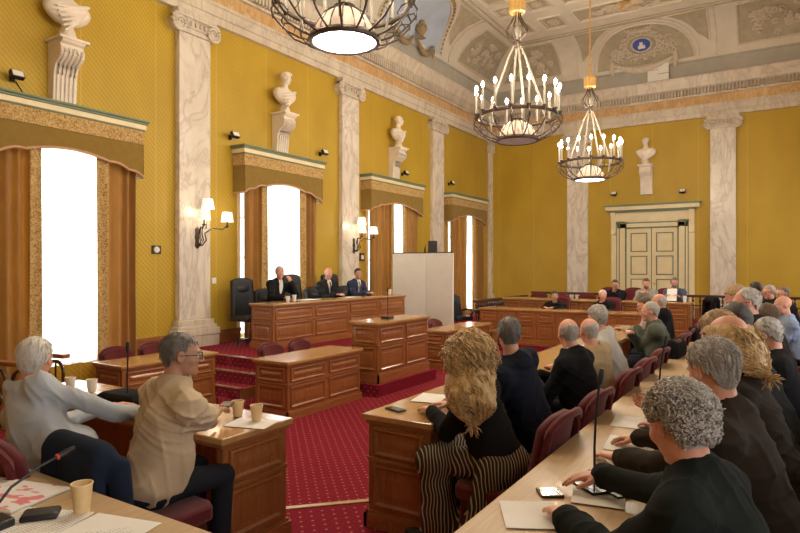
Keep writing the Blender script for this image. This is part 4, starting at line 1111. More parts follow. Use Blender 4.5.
# ------------------------------------------------------------------ people
SKIN = {}
def skin(tone):
    if tone not in SKIN:
        t = MT('skin_%d' % len(SKIN)); n = t.noise(14, detail=3)
        c_ = {'pale': (.62, .36, .26), 'pink': (.66, .32, .23), 'tan': (.46, .24, .15), 'mid': (.54, .29, .19)}[tone]
        t.col(t.ramp(n, [(.3, mul(c_, .86)), (.7, mul(c_, 1.1))])).set(.5); t.b.inputs['Subsurface Weight'].default_value = .08
        t.b.inputs['Subsurface Radius'].default_value = (.02, .008, .004); t.bump(t.noise(160), .12, .002); SKIN[tone] = t.m
    return SKIN[tone]
HAIR = {}
def hairmat(kind):
    if kind not in HAIR:
        c1, c2 = {'white': ((.52, .49, .45), (.72, .69, .64)), 'grey': ((.22, .20, .18), (.56, .52, .48)), 'dkgrey': ((.07, .06, .055), (.20, .18, .16)),
                  'dark': ((.012, .010, .009), (.045, .035, .028)), 'brown': ((.05, .025, .012), (.13, .07, .035)),
                  'blond': ((.34, .19, .065), (.74, .53, .26)), 'sand': ((.28, .17, .08), (.50, .35, .19))}[kind]
        t = MT('hair_'+kind); n = t.noise(55, (1, 1, .35), 5, .65, 1.0)
        t.col(t.ramp(n, [(.3, c1), (.68, c2)])).set(.55, sheen=.1); t.bump(t.noise(150, (1, 1, .3), 3), .5, .006); HAIR[kind] = t.m
    return HAIR[kind]
def ik(A, W, pole, l1=.295, l2=.27):
    A, W = np.array(A, float), np.array(W, float); d = W-A; L = np.linalg.norm(d)
    if L > (l1+l2)*.985: l1, l2 = l1*L/((l1+l2)*.985), l2*L/((l1+l2)*.985)
    n = d/L; a = (l1*l1-l2*l2+L*L)/(2*L); h = math.sqrt(max(l1*l1-a*a, 1e-6))
    p = np.array(pole, float); p = p-n*(p@n); p /= max(np.linalg.norm(p), 1e-6)
    return A+n*a+p*h
def hand_prims(g, W, f, right, n=(0, 0, -1), curl=.45, sc=1.0, fine=True, spread=1.0, inf=0):
    f = np.array(f, float); f /= np.linalg.norm(f); n = np.array(n, float); n = n-f*(n@f); n /= np.linalg.norm(n)
    th = np.cross(f, n)*(1 if right else -1)
    W = np.array(W, float); r0 = (.0095 if fine else .0115)
    tips = []
    for i, (o_, ln) in enumerate(((.028, .074), (.009, .083), (-.010, .077), (-.028, .060))):
        k = W+f*(.082-.006*abs(i-1))*sc+th*o_*sc
        g.cap(W+th*o_*.55*sc, k, (.015+inf)*sc, (.012+inf)*sc, .010)
        d = f+th*o_*3.0*spread; d /= np.linalg.norm(d); p = k; an = curl*.5
        for j, fr in enumerate((.46, .30, .24)):
            an2 = an+curl*(.6*j); dd = d*math.cos(an2)+n*math.sin(an2); q = p+dd*ln*fr*sc
            g.cap(p, q, (r0-.0008*j)*sc, (r0-.0008*(j+1))*sc, .004 if j else .006); p = q
        tips.append(p)
    b0 = W+f*.018*sc+th*.022*sc; b1 = b0+(f*.55+th*.6+n*.25)*.045*sc; b2 = b1+(f*.85+th*.25+n*.25)*.034*sc; b3 = b2+(f*.95+n*.3)*.026*sc
    g.cap(b0, b1, .0155*sc, .0125*sc, .010); g.cap(b1, b2, .0115*sc, .0105*sc, .006); g.cap(b2, b3, .0105*sc, .0085*sc, .005)
    return tips
def person(label, x, y, z0, face, head, hyaw=None, hpitch=0, hroll=0, top=(.1, .1, .1), kind='shirt', hair='short', hcol='grey', tone='pale',
           hands=None, glasses=False, res=.010, seat=.45, lower=(.02, .022, .03), fat=0, twist=0, beard=None, tie=None, curls=0, group=None, table=.75,
           skirt=False, hood=False, shoulder=1.0, backoff=.04, hsc=1.0):
    """head = world position of the head centre; face/hyaw = heading angles of body and head"""
    E0 = thing('person', label, 'person', (x, y, z0), 0, group)
    O = np.array([x, y, z0]); H = np.array(head, float)-O; hyaw = face if hyaw is None else hyaw
    near = res <= .0095; fine = res < .014
    f = np.array([math.cos(face), math.sin(face), 0]); r = np.array([f[1], -f[0], 0])
    R = rotm(hyaw, hpitch, hroll)
    hip = np.array([0, 0, seat+.11]); S = H+np.array([0, 0, -.205])-f*backoff-R[:, 1]*.02
    ca, sa = math.cos(twist), math.sin(twist); r2 = np.array([r[0]*ca-r[1]*sa, r[0]*sa+r[1]*ca, 0])
    up = (S-hip); Lt = np.linalg.norm(up); up /= Lt
    fw = np.cross(up, r2); fw /= np.linalg.norm(fw); rr = np.cross(fw, up); Rt = np.stack([rr, fw, up], 1)
    sh = [S+rr*s_*.178*shoulder-up*.035 for s_ in (-1, 1)]          # left, right
    tz = table+.028
    if hands is None: hands = [None, None]
    arms = []
    for k, s_ in enumerate((-1, 1)):
        hd = hands[k]
        if hd is None or len(hd) == 0: Wp = sh[k]*np.array([1, 1, 0])+f*.36-r*s_*.10+np.array([0, 0, tz-0.0]); hd = {}
        else: Wp = np.array(hd['p'], float)-O
        pole = hd.get('pole', tuple(-f*.35+rr*s_*.55+np.array([0, 0, -1.0])))
        el = ik(sh[k], Wp, pole); fd = np.array(hd.get('f', tuple(f-r*s_*.35))) if hd.get('f') is not None else (Wp-el)*np.array([1, 1, .2])
        if hd.get('f') is None: fd = fd/np.linalg.norm(fd)*.6+(f-r*s_*.3)*.5
        arms.append((sh[k], el, Wp, fd, hd.get('curl', .45), hd.get('n', (0, 0, -1))))
    knees = [hip+f*.40+r*s_*.12+np.array([0, 0, -.03]) for s_ in (-1, 1)]; ank = [k_*np.array([1, 1, 0])+f*(-.02)+np.array([0, 0, .09]) for k_ in knees]
    toes = [a+f*.17+np.array([0, 0, -.045]) for a in ank]
    pts = np.array([hip, S, H, H+[0, 0, .1]]+[q for a in arms for q in a[:3]]+knees+toes)
    lo, hi = pts.min(0)-.26, pts.max(0)+.26; lo[2] = -.02; hi[2] = H[2]+.17
    cs = max(res*1.6, .012)
    hb = [(H[i]-.13, H[i]+.13, res*.62 if near else res*.8) for i in range(3)]
    hnb = [[(a[2][i]-.10, a[2][i]+.13, .0055 if near else min(res, .009)) for a in arms] for i in range(3)]
    hnb = [[(min(a[2][i]-.02, a[2][i]+a[3][i]/np.linalg.norm(a[3])*.19)-.03, max(a[2][i]+.02, a[2][i]+a[3][i]/np.linalg.norm(a[3])*.19)+.03, .0058 if near else min(res, .009)) for a in arms] for i in range(3)]
    G = [axis_grid(lo[i], hi[i], cs, [hb[i]]+hnb[i]) for i in range(3)]
    def torso(g, inf, low=True):
        g.ell(S+(hip-S)*.34+fw*.005, np.array((.165*shoulder, .112+.02*fat, .21))+inf, Rt, .03)
        g.ell(S+(hip-S)*.74+fw*(.015+.05*fat), np.array((.158+.03*fat, .125+.06*fat, .20))+inf, Rt, .05)
        g.cap(sh[0]*.93+S*.07, sh[1]*.93+S*.07, .056+inf, None, .07)
        for q_ in sh: g.cap(S+up*.035-fw*.015, q_+up*.012, .050+inf, .046+inf, .06)
        g.cap(S-up*.02, S+up*.03, .085+inf*.8, .060+inf*.6, .05)
        if low: g.ell(hip+[0, 0, 0], np.array((.175+.02*fat, .15, .105))+inf, np.stack([r, f, np.array([0, 0, 1.])], 1), .05)
    def armp(g, inf, t0=0, t1=2.0, cuff=True):
        for A, el, W, fd, cu, nn in arms:
            if t1 <= 1: g.cap(A, A+(el-A)*t1, .048+inf, .045+inf*1.5, .055)
            else:
                g.cap(A, el, .048+inf, .041+inf, .055); q = el+(W-el)*(t1-1); g.cap(el, q, .041+inf, .030+inf*1.1, .018)
    # --- skin: one continuous body
    g = SDF(*G); torso(g, -.012); armp(g, -.006)
    for k in range(2):
        g.cap(hip+r*(-1, 1)[k]*.09, knees[k], .070, .050, .03); g.cap(knees[k], ank[k], .047, .034, .02); g.cap(ank[k], toes[k], .034, .024, .02)
    g.cap(S+up*.0, H+R @ np.array([0, -.028, -.055]), .058, .052, .03)
    head_prims(g, H, R, hsc, fine)
    for k, (A, el, W, fd, cu, nn) in enumerate(arms):
        g.cap(el+(W-el)*.6, W, .027, .021, .01); hand_prims(g, W, fd, k == 1, nn, cu, 1.0, fine)
    P, F = g.mesh(); npmesh('body', P, F, skin(tone), E0)
    # --- clothes
    seed = abs(hash(label)) % 9999 if False else sum(ord(c_)*(i_+1) for i_, c_ in enumerate(label)) % 9999
    Gc = [axis_grid(lo[i], hi[i], res if near else max(res, .012)) for i in range(3)]
    inf = {'shirt': .012, 'polo': .014, 'jacket': .022, 'suit': .020, 'sweater': .018}[kind]
    cm = fabric('cloth_%d' % seed, top, .88 if kind != 'suit' else .8, 260, .12, .1)
    if kind == 'suit' or tie:
        g = SDF(*Gc); torso(g, .004, False); g.cap(S, S+up*.075, .066, .060, .01); g.cap(S+up*.05, S+up*.2, .05, None, .0, 's'); P, F = g.mesh(); npmesh('shirt', P, F, M['white'], E0)
    g = SDF(*Gc); torso(g, inf)
    if kind == 'polo': armp(g, inf+.010, t1=.62)
    else: armp(g, inf, t1=1.93)
    if kind in ('shirt', 'polo', 'jacket', 'sweater'):
        g.cap(S+up*.01, S+up*(.065 if kind != 'sweater' else .04), .075+inf*.6, .068+inf*.4, .012)
    if hood:
        for s_ in np.linspace(-1, 1, 9): g.ell(S+rr*s_*.095-fw*(.085*(1-s_*s_*.7))+up*(.03-.02*(1-s_*s_)), (.045, .045, .04), None, .03)
    if kind in ('suit',):
        g.cap(S+up*.09+fw*.07, S+fw*.17-up*.25, .062, .012, .004, 's')
    fr = 26 if kind in ('shirt', 'polo') else 20
    g.wrinkle(.006*(1 if fine else .5), fr, seed, (1, 1, .8))
    if fine: g.crease(.0085 if kind in ('shirt', 'polo') else .006, 24, seed+5, (.8, .8, 1.2))
    g.cap(S+up*.015, S+up*.22, .061, .066, .004, 's')
    # keep the skirt of the garment above the thighs
    P, F = g.mesh(); npmesh({'shirt': 'shirt', 'polo': 'polo_shirt', 'jacket': 'jacket', 'suit': 'suit_jacket', 'sweater': 'sweater'}[kind], P, F, cm, E0)
    if tie:
        b = B(); c0 = S+fw*.125+up*.0
        q0 = S+up*.055+fw*.075; q1 = S-up*.06+fw*(.135+.02*fat); q2 = S-up*.27+fw*(.155+.05*fat)
        b.tube([q0, (q0+q1)/2+fw*.012, q1, q2], [.018, .016, .024, .012], 6, False, .4); b.build('tie', fabric('tie_%d' % seed, tie, .6), E0)
    # trousers / skirt
    g = SDF(*Gc)
    if skirt:
        g.ell(hip+f*.02, (.20, .19, .13), None, .03); 
        for k in range(2): g.cap(hip+r*(-1, 1)[k]*.09, knees[k], .10, .085, .05); g.cap(knees[k], ank[k]+[0, 0, .06]-f*.05, .09, .13, .06)
        g.cap(knees[0], knees[1], .09, None, .05); g.cap(ank[0]+[0, 0, .08]-f*.05, ank[1]+[0, 0, .08]-f*.05, .12, None, .05)
        for k in range(5): g.cap(hip+r*(-.2+.02*k)-f*.02*k, hip*[1, 1, 0]+r*(-.27+.05*k)+f*(.05*k)+[0, 0, .10], .06, .10, .05)
        g.wrinkle(.010, 26, seed, (1, 1, .25)); mt = M['skirt']
    else:
        g.ell(hip-[0, 0, .015], (.185+.02*fat, .165, .10), np.stack([r, f, np.array([0, 0, 1.])], 1), .03)
        for k in range(2): g.cap(hip+r*(-1, 1)[k]*.09, knees[k], .086, .064, .03); g.cap(knees[k], ank[k]+[0, 0, .02], .062, .050, .02)
        g.wrinkle(.004, 24, seed+1); mt = fabric('trousers_%d' % seed, lower, .9)
    P, F = g.mesh(); npmesh('skirt' if skirt else 'trousers', P, F, mt, E0)
    for k in range(2):
        b = B(); a = Vector(ank[k]); tt = Vector(toes[k]); rm = Matrix(np.stack([r, f, np.array([0, 0, 1.])], 1).tolist())
        b.ell(((a.x+tt.x)/2, (a.y+tt.y)/2, .045), (.045, .145, .043), 14, 8, rm); b.ell((a.x, a.y, .075), (.042, .055, .045), 12, 8, rm); b.build('shoe', M['black'], E0)
    # --- hair, in head space
    rh = .0058 if near else max(res*.75, .008)
    def to_world(P): return (P*hsc) @ R.T+H
    if hair != 'none':
        big = hair in ('curly', 'longcurly', 'longblond')
        e_ = .30 if hair == 'longcurly' else (.2 if hair == 'longblond' else .0)
        g = SDF(axis_grid(-.14-e_*.3, .14+e_*.3, rh), axis_grid(-.17-e_*.65, .16, rh), axis_grid(-.14-e_*1.3, .19, rh)); I3 = np.eye(3)
        th = {'short': .010, 'crop': .005, 'bald': .004, 'recede': .010, 'curly': .013, 'longcurly': .028, 'longblond': .02, 'full': .018}[hair]
        g.ell((0, -.018, .036), (.075+th, .096+th, .086+th), I3, .01); g.ell((0, -.01, -.02), (.066+th, .080+th, .075), I3, .02)
        if hair == 'longcurly':
            for (c_, q) in (((0, -.06, .02), (.120, .125, .125)), ((.0, -.085, -.05), (.130, .115, .15)), ((0, -.105, -.13), (.135, .11, .13)), ((0, -.125, -.19), (.13, .11, .12)), ((.05, -.15, -.25), (.085, .09, .08)), ((-.06, -.14, -.22), (.08, .09, .09)), ((0, -.075, .03), (.11, .10, .10))): g.ell(c_, q, I3, .04)
        if hair == 'longblond':
            for s_ in (-1, 1): g.ell((s_*.07, -.03, -.05), (.045, .075, .11), I3, .03)
            g.ell((0, -.08, -.07), (.09, .055, .12), I3, .03)
        X = g.x[:, None, None]; Y = g.y[None, :, None]; Z = g.z[None, None, :]
        amp = {'curly': .007, 'longcurly': .018, 'longblond': .009, 'full': .005, 'short': .0035}.get(hair, .0028)
        if fine: g.wrinkle(amp, 60 if not big else 48, seed+3, (1, 1, 1), 12)
        hl = .072 if hair not in ('recede',) else .098
        cut = np.minimum(Y-.018-np.clip(Z-.02, 0, .1)*.45, hl-Z+0*X); g.D = np.maximum(g.D, cut)                                   # face opening
        cut = np.minimum(np.minimum(Y+(.055 if 'long' not in hair else -.012), -.018-Z), 1.0)+0*X                                                     # below the ears
        if hair in ('longcurly', 'longblond'): cut = np.minimum(Y-.0, -.0-Z)+0*X
        if hair not in ('longcurly', 'longblond') or True: g.D = np.maximum(g.D, cut)
        if hair not in ('longcurly', 'longblond'):
            g.D = np.maximum(g.D, (-.085-Z)+0*X+0*Y)
            for s_ in (-1, 1): g.ell((s_*.09, .004, -.008), (.040, .036, .044), I3, .004, 's')
        if hair == 'bald': g.D = np.maximum(g.D, Z-.030+Y*.45+.006*np.sin(X*90)+0*X)
        if hair == 'longblond': g.ell((0, -.06, .12), (.086, .145, .115), I3, .01, 's')
        if hair == 'recede': g.ell((0, .085, .11), (.052, .07, .06), I3, .01, 's')
        P, F = g.mesh(); ex = None
        if curls and len(P):
            ex = B(); rnd = random.Random(seed); Cn = np.array([0, -.02, .02])
            for _ in range(curls):
                p = P[rnd.randrange(len(P))]; nrm = p-Cn; nrm /= np.linalg.norm(nrm)
                if p[1] > .03 and p[2] < .05: continue
                if abs(p[0]) > .055 and -.055 < p[2] < .03 and p[1] > -.045 and 'long' not in hair: continue
                if hair == 'curly' and p[2] < -.06: continue
                if hair == 'longblond' and p[2] > .045: continue
                dn = np.array([0, -.35, -1.]) if hair != 'curly' else np.array([rnd.uniform(-1, 1), rnd.uniform(-1, .4), rnd.uniform(-1, .3)])
                dn = dn-nrm*(dn@nrm)*(.9); dn /= max(1e-6, np.linalg.norm(dn)); sd = np.cross(nrm, dn)
                Lk = {'longcurly': rnd.uniform(.06, .16), 'longblond': rnd.uniform(.05, .12), 'curly': rnd.uniform(.016, .028)}.get(hair, rnd.uniform(.015, .03))
                ar = {'longcurly': .013, 'longblond': .007, 'curly': .006}.get(hair, .002); n_ = 9 if hair != 'curly' else 7; fr_ = rnd.uniform(1.2, 2.2); ph = rnd.uniform(0, 6)
                q = []; 
                for j in range(n_):
                    t = j/(n_-1); q.append(p+dn*Lk*t+nrm*(.002+ar*.6*math.sin(PI*t)+ar*.7*math.cos(fr_*2*PI*t+ph))+sd*ar*math.sin(fr_*2*PI*t+ph))
                wd = {'longcurly': .0046, 'longblond': .0035, 'curly': .0030}.get(hair, .0022)
                ex.tube(q, [wd*(1-.6*abs(2*j/(n_-1)-1)**2) for j in range(n_)], 4)
            if ex.v: ex.v = [tuple(v) for v in to_world(np.array([tuple(v) for v in ex.v]))]
        if len(P): npmesh('hair', to_world(P), F, hairmat(hcol), E0, ex)
    Mh = lambda p: Vector(tuple(H+R @ (np.array(p)*hsc)))
    RM = Matrix(R.tolist())
    if beard:
        g = SDF(axis_grid(-.09, .09, rh), axis_grid(-.02, .13, rh), axis_grid(-.15, .0, rh))
        g.ell((0, .036, -.066), (.057, .057, .050), np.eye(3), .01); g.ell((0, .076, -.096), (.028, .022, .022), np.eye(3), .01); g.cap((-.03, .084, -.044), (.03, .084, -.044), .010, None, .006)
        g.ell((0, .092, -.058), (.022, .012, .010), np.eye(3), .004, 's'); Z = g.z[None, None, :]; g.D = np.maximum(g.D, Z+.036+0*g.D)
        g.wrinkle(.003, 90, seed); P, F = g.mesh(); npmesh('beard', to_world(P), F, hairmat(beard), E0)
    if fine or True:
        for s_ in (-1, 1):
            e = B(); e.ell(Mh((s_*.031, .080, .003)), (.0125*hsc,)*3, 10, 8); eo = e.build('eye', M['white'], E0)
            B().ell(Mh((s_*.031, .0885, .003)), (.0055*hsc, .0055*hsc, .0055*hsc), 8, 6).build('iris', M['black'], eo)
        b = B()
        for s_ in (-1, 1): b.tube([Mh((s_*.016, .095, .023)), Mh((s_*.032, .096, .029)), Mh((s_*.048, .083, .022))], [.003, .0045, .002], 5)
        b.build('eyebrows', hairmat(hcol), E0)
    if glasses:
        b = B()
        for s_ in (-1, 1):
            b.tube([Mh((s_*.033+.024*math.cos(t), .108-.02*abs(math.cos(t))*0, .002+.018*math.sin(t))) for t in [2*PI*i/16 for i in range(16)]], .0022, 5, True)
            b.tube([Mh((s_*.057, .107, .008)), Mh((s_*.078, .06, .010)), Mh((s_*.081, -.005, .008)), Mh((s_*.079, -.02, -.004))], .0024, 5)
        b.tube([Mh((-.009, .108, .006)), Mh((0, .112, .009)), Mh((.009, .108, .006))], .002, 5)
        b.build('glasses', M['black'], E0)
    return E0
t_ = MT('striped_skirt'); v_ = t_.sep(t_.co()); w_ = t_.noise(3, (1, 1, 1), 2)
s_ = t_.math('SINE', t_.math('MULTIPLY', t_.math('ADD', t_.math('ADD', v_[0], t_.math('MULTIPLY', v_[1], .8)), t_.math('MULTIPLY', w_, .16)), 2*PI/.026))
t_.col(t_.mix(t_.ramp(s_, [(.6, (0, 0, 0)), (.75, (1,)*3)]), (.015, .011, .010), (.46, .34, .20))).set(.85); M['skirt'] = t_.m
D = math.radians
# ---- left foreground
person('seated white-haired man in a light grey shirt, arm along the desk', -3.22, 1.72, 0, D(84), (-3.55, 1.76, 1.20), D(130), -.12, .0, top=(.48, .52, .57), hair='short', hcol='white', tone='pink', res=.0085, fat=1.0, twist=.1, curls=300,
       hands=[{'p': (-3.75, 2.36, .80)}, {'p': (-3.22, 2.42, .80), 'f': (.3, .9, 0), 'pole': (.5, .1, -.6)}])
person('seated man in a beige polo with dark glasses and cropped grey hair, holding a phone', -2.86, 1.98, 0, D(86), (-2.80, 2.16, 1.235), D(52), -.05, .0, top=(.58, .45, .29), kind='polo', hair='crop', hcol='dkgrey', tone='tan', res=.0085, glasses=True, fat=.6, twist=-.1, curls=300,
       hands=[{'p': (-3.12, 2.52, .80)}, {'p': (-2.92, 2.50, .84), 'f': (-.35, .9, .1), 'curl': .8, 'pole': (.9, -.2, -.7)}])
council_chair(-3.12, 1.70, D(84), 'maroon chair under the white-haired man in the light shirt', tall=.90)
council_chair(-2.80, 1.95, D(88), 'maroon chair with a navy jacket over its back, under the man in the polo', tall=.82)
# ---- right-hand first row
person('woman with long curly blond hair, black top and striped skirt, seated at the desk end', -1.42, 3.36, 0, D(178), (-1.60, 3.30, 1.185), D(120), -.12, 0, top=(.010, .010, .011), kind='sweater', hair='longcurly', hcol='blond', tone='pale', res=.0085, curls=1700, skirt=True, shoulder=.78,
       hands=[{'p': (-1.93, 3.42, .79), 'f': (-.8, .5, 0)}, {'p': (-1.90, 3.64, .79)}])
person('man in a navy hooded sweatshirt with cropped greying hair, back to the camera', -1.42, 4.02, 0, D(170), (-1.60, 3.93, 1.255), D(118), -.08, 0, top=(.012, .014, .026), kind='sweater', hood=True, hair='crop', hcol='dkgrey', tone='mid', res=.009, curls=200)
person('bald man in a black jacket with a white collar, back to the camera', -1.36, 5.02, 0, D(172), (-1.52, 5.02, 1.165), D(128), -.12, 0, top=(.010, .010, .012), kind='jacket', hair='bald', hcol='grey', tone='pink', res=.009, fat=.4, curls=150, tie=(.02, .02, .02))
person('bald man in a beige jacket beside the man in black', -1.40, 5.68, 0, D(172), (-1.50, 5.60, 1.130), D(132), -.12, 0, top=(.40, .29, .15), kind='jacket', hair='bald', hcol='grey', tone='pink', res=.010, fat=.3)
person('man with wavy grey hair and a white shirt, fourth behind the desk', -1.40, 6.40, 0, D(175), (-1.60, 6.28, 1.205), D(142), -.15, 0, top=(.60, .59, .55), kind='shirt', hair='full', hcol='grey', tone='pale', res=.010, fat=.5, curls=200)
person('grey-haired man in a green-grey jacket in profile, arms folded', -1.22, 8.05, 0, D(190), (-1.40, 8.02, 1.165), D(200), -.12, 0, top=(.10, .12, .085), kind='jacket', hair='recede', hcol='grey', tone='pink', res=.011, fat=.4,
       hands=[{'p': (-1.58, 8.17, .96), 'f': (.1, .9, .15)}, {'p': (-1.62, 7.92, .92), 'f': (.1, -.9, .1)}])
person('balding man in a dark suit, half hidden behind the man in green', -1.34, 8.80, 0, D(190), (-1.46, 9.05, 1.225), D(170), -.15, 0, top=(.012, .012, .016), kind='jacket', hair='bald', hcol='grey', tone='pink', res=.012)
person('man with brown hair leaning on the desk beyond the man in green', -1.50, 9.75, 0, D(195), (-1.80, 9.85, 1.13), D(215), -.2, 0, top=(.50, .47, .40), kind='shirt', hair='full', hcol='brown', tone='pink', res=.012)
for Yc, lb in ((3.34, 'maroon chair under the blonde woman, nearest of its row'), (4.05, 'maroon chair under the man in the navy hoodie'), (5.0, 'maroon chair under the bald man in black'), (5.68, 'maroon chair under the bald man in the beige jacket'), (6.42, 'maroon chair under the grey-haired man in the white shirt'), (7.2, 'maroon chair standing empty with a black coat over it, beside the man in green'), (8.05, 'maroon chair under the man in the green-grey jacket'), (8.85, 'maroon chair under the balding man in the dark suit'), (9.75, 'maroon chair under the brown-haired man at the far end of the desk')):
    council_chair(-1.34 if Yc > 3.5 else -1.36, Yc, D(176), lb, tall=.91)
# ---- right foreground row
person('man in a black jacket with curly grey hair, nearest the camera', -.03, 2.10, 0, D(168), (-.285, 2.16, 1.205), D(138), -.38, 0, top=(.012, .016, .015), kind='jacket', hair='curly', hcol='grey', tone='pink', res=.0078, fat=.6, curls=2600,
       hands=[{'p': (-.68, 2.20, .80), 'f': (-.62, .75, -.05), 'curl': .35}, {'p': (-.66, 2.64, .83), 'f': (-.93, -.28, -.15), 'curl': .35}], hsc=1.08)
person('balding grey-haired man in a brown sweater, second in the foreground row', .0, 2.88, 0, D(172), (-.25, 2.86, 1.285), D(138), -.35, 0, top=(.032, .023, .017), kind='sweater', hair='recede', hcol='grey', tone='pink', res=.0085, fat=.4, curls=900,
       hands=[{'p': (-.68, 3.05, .79)}, {'p': (-.66, 3.42, .80), 'f': (-.95, .1, -.1), 'curl': .7}], hsc=1.06)
person('man with a pink bald crown and long blond hair, third in the foreground row', .02, 3.58, 0, D(172), (-.235, 3.52, 1.335), D(150), -.5, 0, top=(.028, .02, .015), kind='sweater', hair='longblond', hcol='blond', tone='pink', res=.0085, curls=700,
       hands=[{'p': (-.62, 3.8, .79)}, {'p': (-.70, 4.18, .82), 'f': (-.95, .2, .1), 'curl': .9, 'n': (0, -.6, .5)}], hsc=1.08)
person('person with light blond hair leaning forward in front of the dark-haired one', .0, 4.2, 0, D(172), (-.33, 4.12, 1.325), D(150), -.4, 0, top=(.03, .025, .02), kind='sweater', hair='full', hcol='sand', tone='pink', res=.010, curls=400)
person('dark-haired person, top of the head just above the blond hair', .02, 4.85, 0, D(172), (-.28, 4.80, 1.335), D(140), -.3, 0, top=(.02, .02, .02), kind='sweater', hair='full', hcol='dark', tone='mid', res=.010)
person('grey-haired man in a black jacket in profile, ear visible, behind the blond hair', .05, 5.25, 0, D(185), (-.10, 5.28, 1.215), D(165), -.35, 0, top=(.012, .012, .014), kind='jacket', hair='recede', hcol='grey', tone='pink', res=.010, fat=.5, curls=200)
person('grey-haired man with dark-rimmed glasses in profile on the right', .02, 5.95, 0, D(185), (-.26, 5.90, 1.42), D(196), -.1, 0, top=(.02, .02, .02), kind='jacket', hair='recede', hcol='grey', tone='pink', res=.010, glasses=True, curls=150)
person('brown-haired person in dark clothes behind the man with glasses', .02, 6.6, 0, D(180), (-.13, 6.55, 1.25), D(140), -.25, 0, top=(.02, .016, .012), kind='sweater', hair='full', hcol='brown', tone='mid', res=.012)
person('fair-haired person bending forward above the man with glasses', .0, 7.3, 0, D(180), (-.42, 7.35, 1.40), D(175), -.5, 0, top=(.03, .025, .02), kind='sweater', hair='full', hcol='sand', tone='pink', res=.012)
person('bald man in a light blue shirt at the right edge', .15, 9.3, 0, D(190), (.0, 9.25, 1.225), D(208), -.1, 0, top=(.26, .34, .52), kind='shirt', hair='none', hcol='grey', tone='pink', res=.012, fat=.5)
person('black-haired person in a black jacket near the right end of the balustrade', -.25, 12.6, 0, D(190), (-.42, 12.55, 1.33), D(150), 0, 0, top=(.012, .012, .014), kind='jacket', hair='full', hcol='dark', tone='mid', res=.013)
person('grey-haired person with glasses, left of the balding one at the far right', .0, 12.3, 0, D(200), (-.20, 12.2, 1.29), D(230), -.05, 0, top=(.02, .02, .025), kind='jacket', hair='short', hcol='grey', tone='pink', res=.013, glasses=True)
person('balding man with glasses above the bald man in the blue shirt', .2, 11.5, 0, D(200), (.0, 11.4, 1.29), D(225), -.05, 0, top=(.015, .015, .02), kind='jacket', hair='crop', hcol='dkgrey', tone='pink', res=.013, glasses=True)
for Yc, xx, lb in ((2.12, .02, 'maroon chair under the man in the black jacket nearest the camera'), (2.88, .02, 'maroon chair under the man in the brown sweater'), (3.56, .02, 'maroon chair under the man with the pink bald crown'), (4.22, .02, 'maroon chair under the light-blond person'), (4.86, .04, 'maroon chair under the dark-haired person'), (5.4, .10, 'maroon chair under the profile man with the visible ear'), (6.0, .05, 'maroon chair under the profile man with glasses'), (6.62, .05, 'maroon chair under the brown-haired person on the right'), (7.3, .05, 'maroon chair under the bending fair-haired person'), (9.3, .20, 'maroon chair under the man in the light blue shirt'), (8.3, .12, 'empty maroon chair before the man in the light blue shirt'), (11.5, .22, 'maroon chair under the balding man with glasses at the back'), (12.3, .06, 'maroon chair under the grey-haired person at the back'), (12.62, -.8, 'empty maroon chair left of the black-haired person')):
    council_chair(xx, Yc, D(178), lb, tall=.93)
# ---- far benches
person('man in black alone at the front far bench, hands joined', -4.50, 14.05, 0, D(270), (-4.48, 13.78, 1.05), D(292), -.1, 0, top=(.012, .012, .014), kind='jacket', hair='short', hcol='dark', tone='mid', res=.012, seat=.36, table=.78,
       hands=[{'p': (-4.38, 13.42, .81), 'f': (-.8, -.5, 0)}, {'p': (-4.62, 13.42, .81), 'f': (.8, -.5, 0)}])
person('white-haired man in black at the right end of the front far bench', -3.30, 13.9, 0, D(270), (-3.35, 13.62, 1.10), D(290), -.1, 0, top=(.012, .012, .014), kind='jacket', hair='recede', hcol='white', tone='pink', res=.012, seat=.38, table=.78)
person('dark-haired person in black leaning a cheek on one hand, left under the door', -3.40, 15.45, .17, D(270), (-3.43, 15.12, 1.30), D(285), -.15, .15, top=(.012, .012, .016), kind='jacket', hair='short', hcol='dark', tone='mid', res=.012, table=.95,
       hands=[{'p': (-3.33, 15.06, 1.17), 'f': (0, 0, 1), 'n': (-1, 0, 0)}, {'p': (-3.65, 14.9, .98)}])
person('bearded man in a dark vest and white sleeves, in the middle under the door', -2.72, 15.45, .17, D(270), (-2.72, 15.15, 1.34), D(285), -.2, 0, top=(.35, .36, .33), kind='shirt', hair='short', hcol='brown', tone='pink', res=.012, table=.95, beard='brown')
person('bearded man with glasses in a blue shirt reading a sheet, right under the door', -2.08, 15.45, .17, D(270), (-2.11, 15.15, 1.37), D(285), -.2, 0, top=(.08, .11, .17), kind='shirt', hair='short', hcol='dkgrey', tone='pink', res=.012, table=.95, beard='dkgrey', glasses=True, fat=.5,
       hands=[{'p': (-1.98, 14.93, 1.06), 'f': (-.3, -.5, .3)}, {'p': (-2.26, 14.93, 1.06), 'f': (.3, -.5, .3)}])
for x, yy, z0, lb in ((-4.5, 14.02, 0, 'maroon chair under the man in black at the front far bench'), (-3.3, 13.85, 0, 'maroon chair under the white-haired man at the far bench'), (-3.75, 15.6, .17, 'tall maroon chair left of the person leaning on one hand'), (-3.15, 15.6, .17, 'tall maroon chair between the two people on the left under the door'), (-2.4, 15.6, .17, 'tall maroon chair between the two bearded men')):
    council_chair(x, yy, D(270), lb, z0=z0, tall=1.02)
for x in (-5.6, -5.0, -4.3): council_chair(x, 15.55, D(270), {-5.6: 'empty maroon chair at the left end of the second far bench', -5.0: 'empty maroon chair, second from the left of the second far bench', -4.3: 'empty maroon chair behind the lone man in black'}[x], z0=.17, tall=.85)
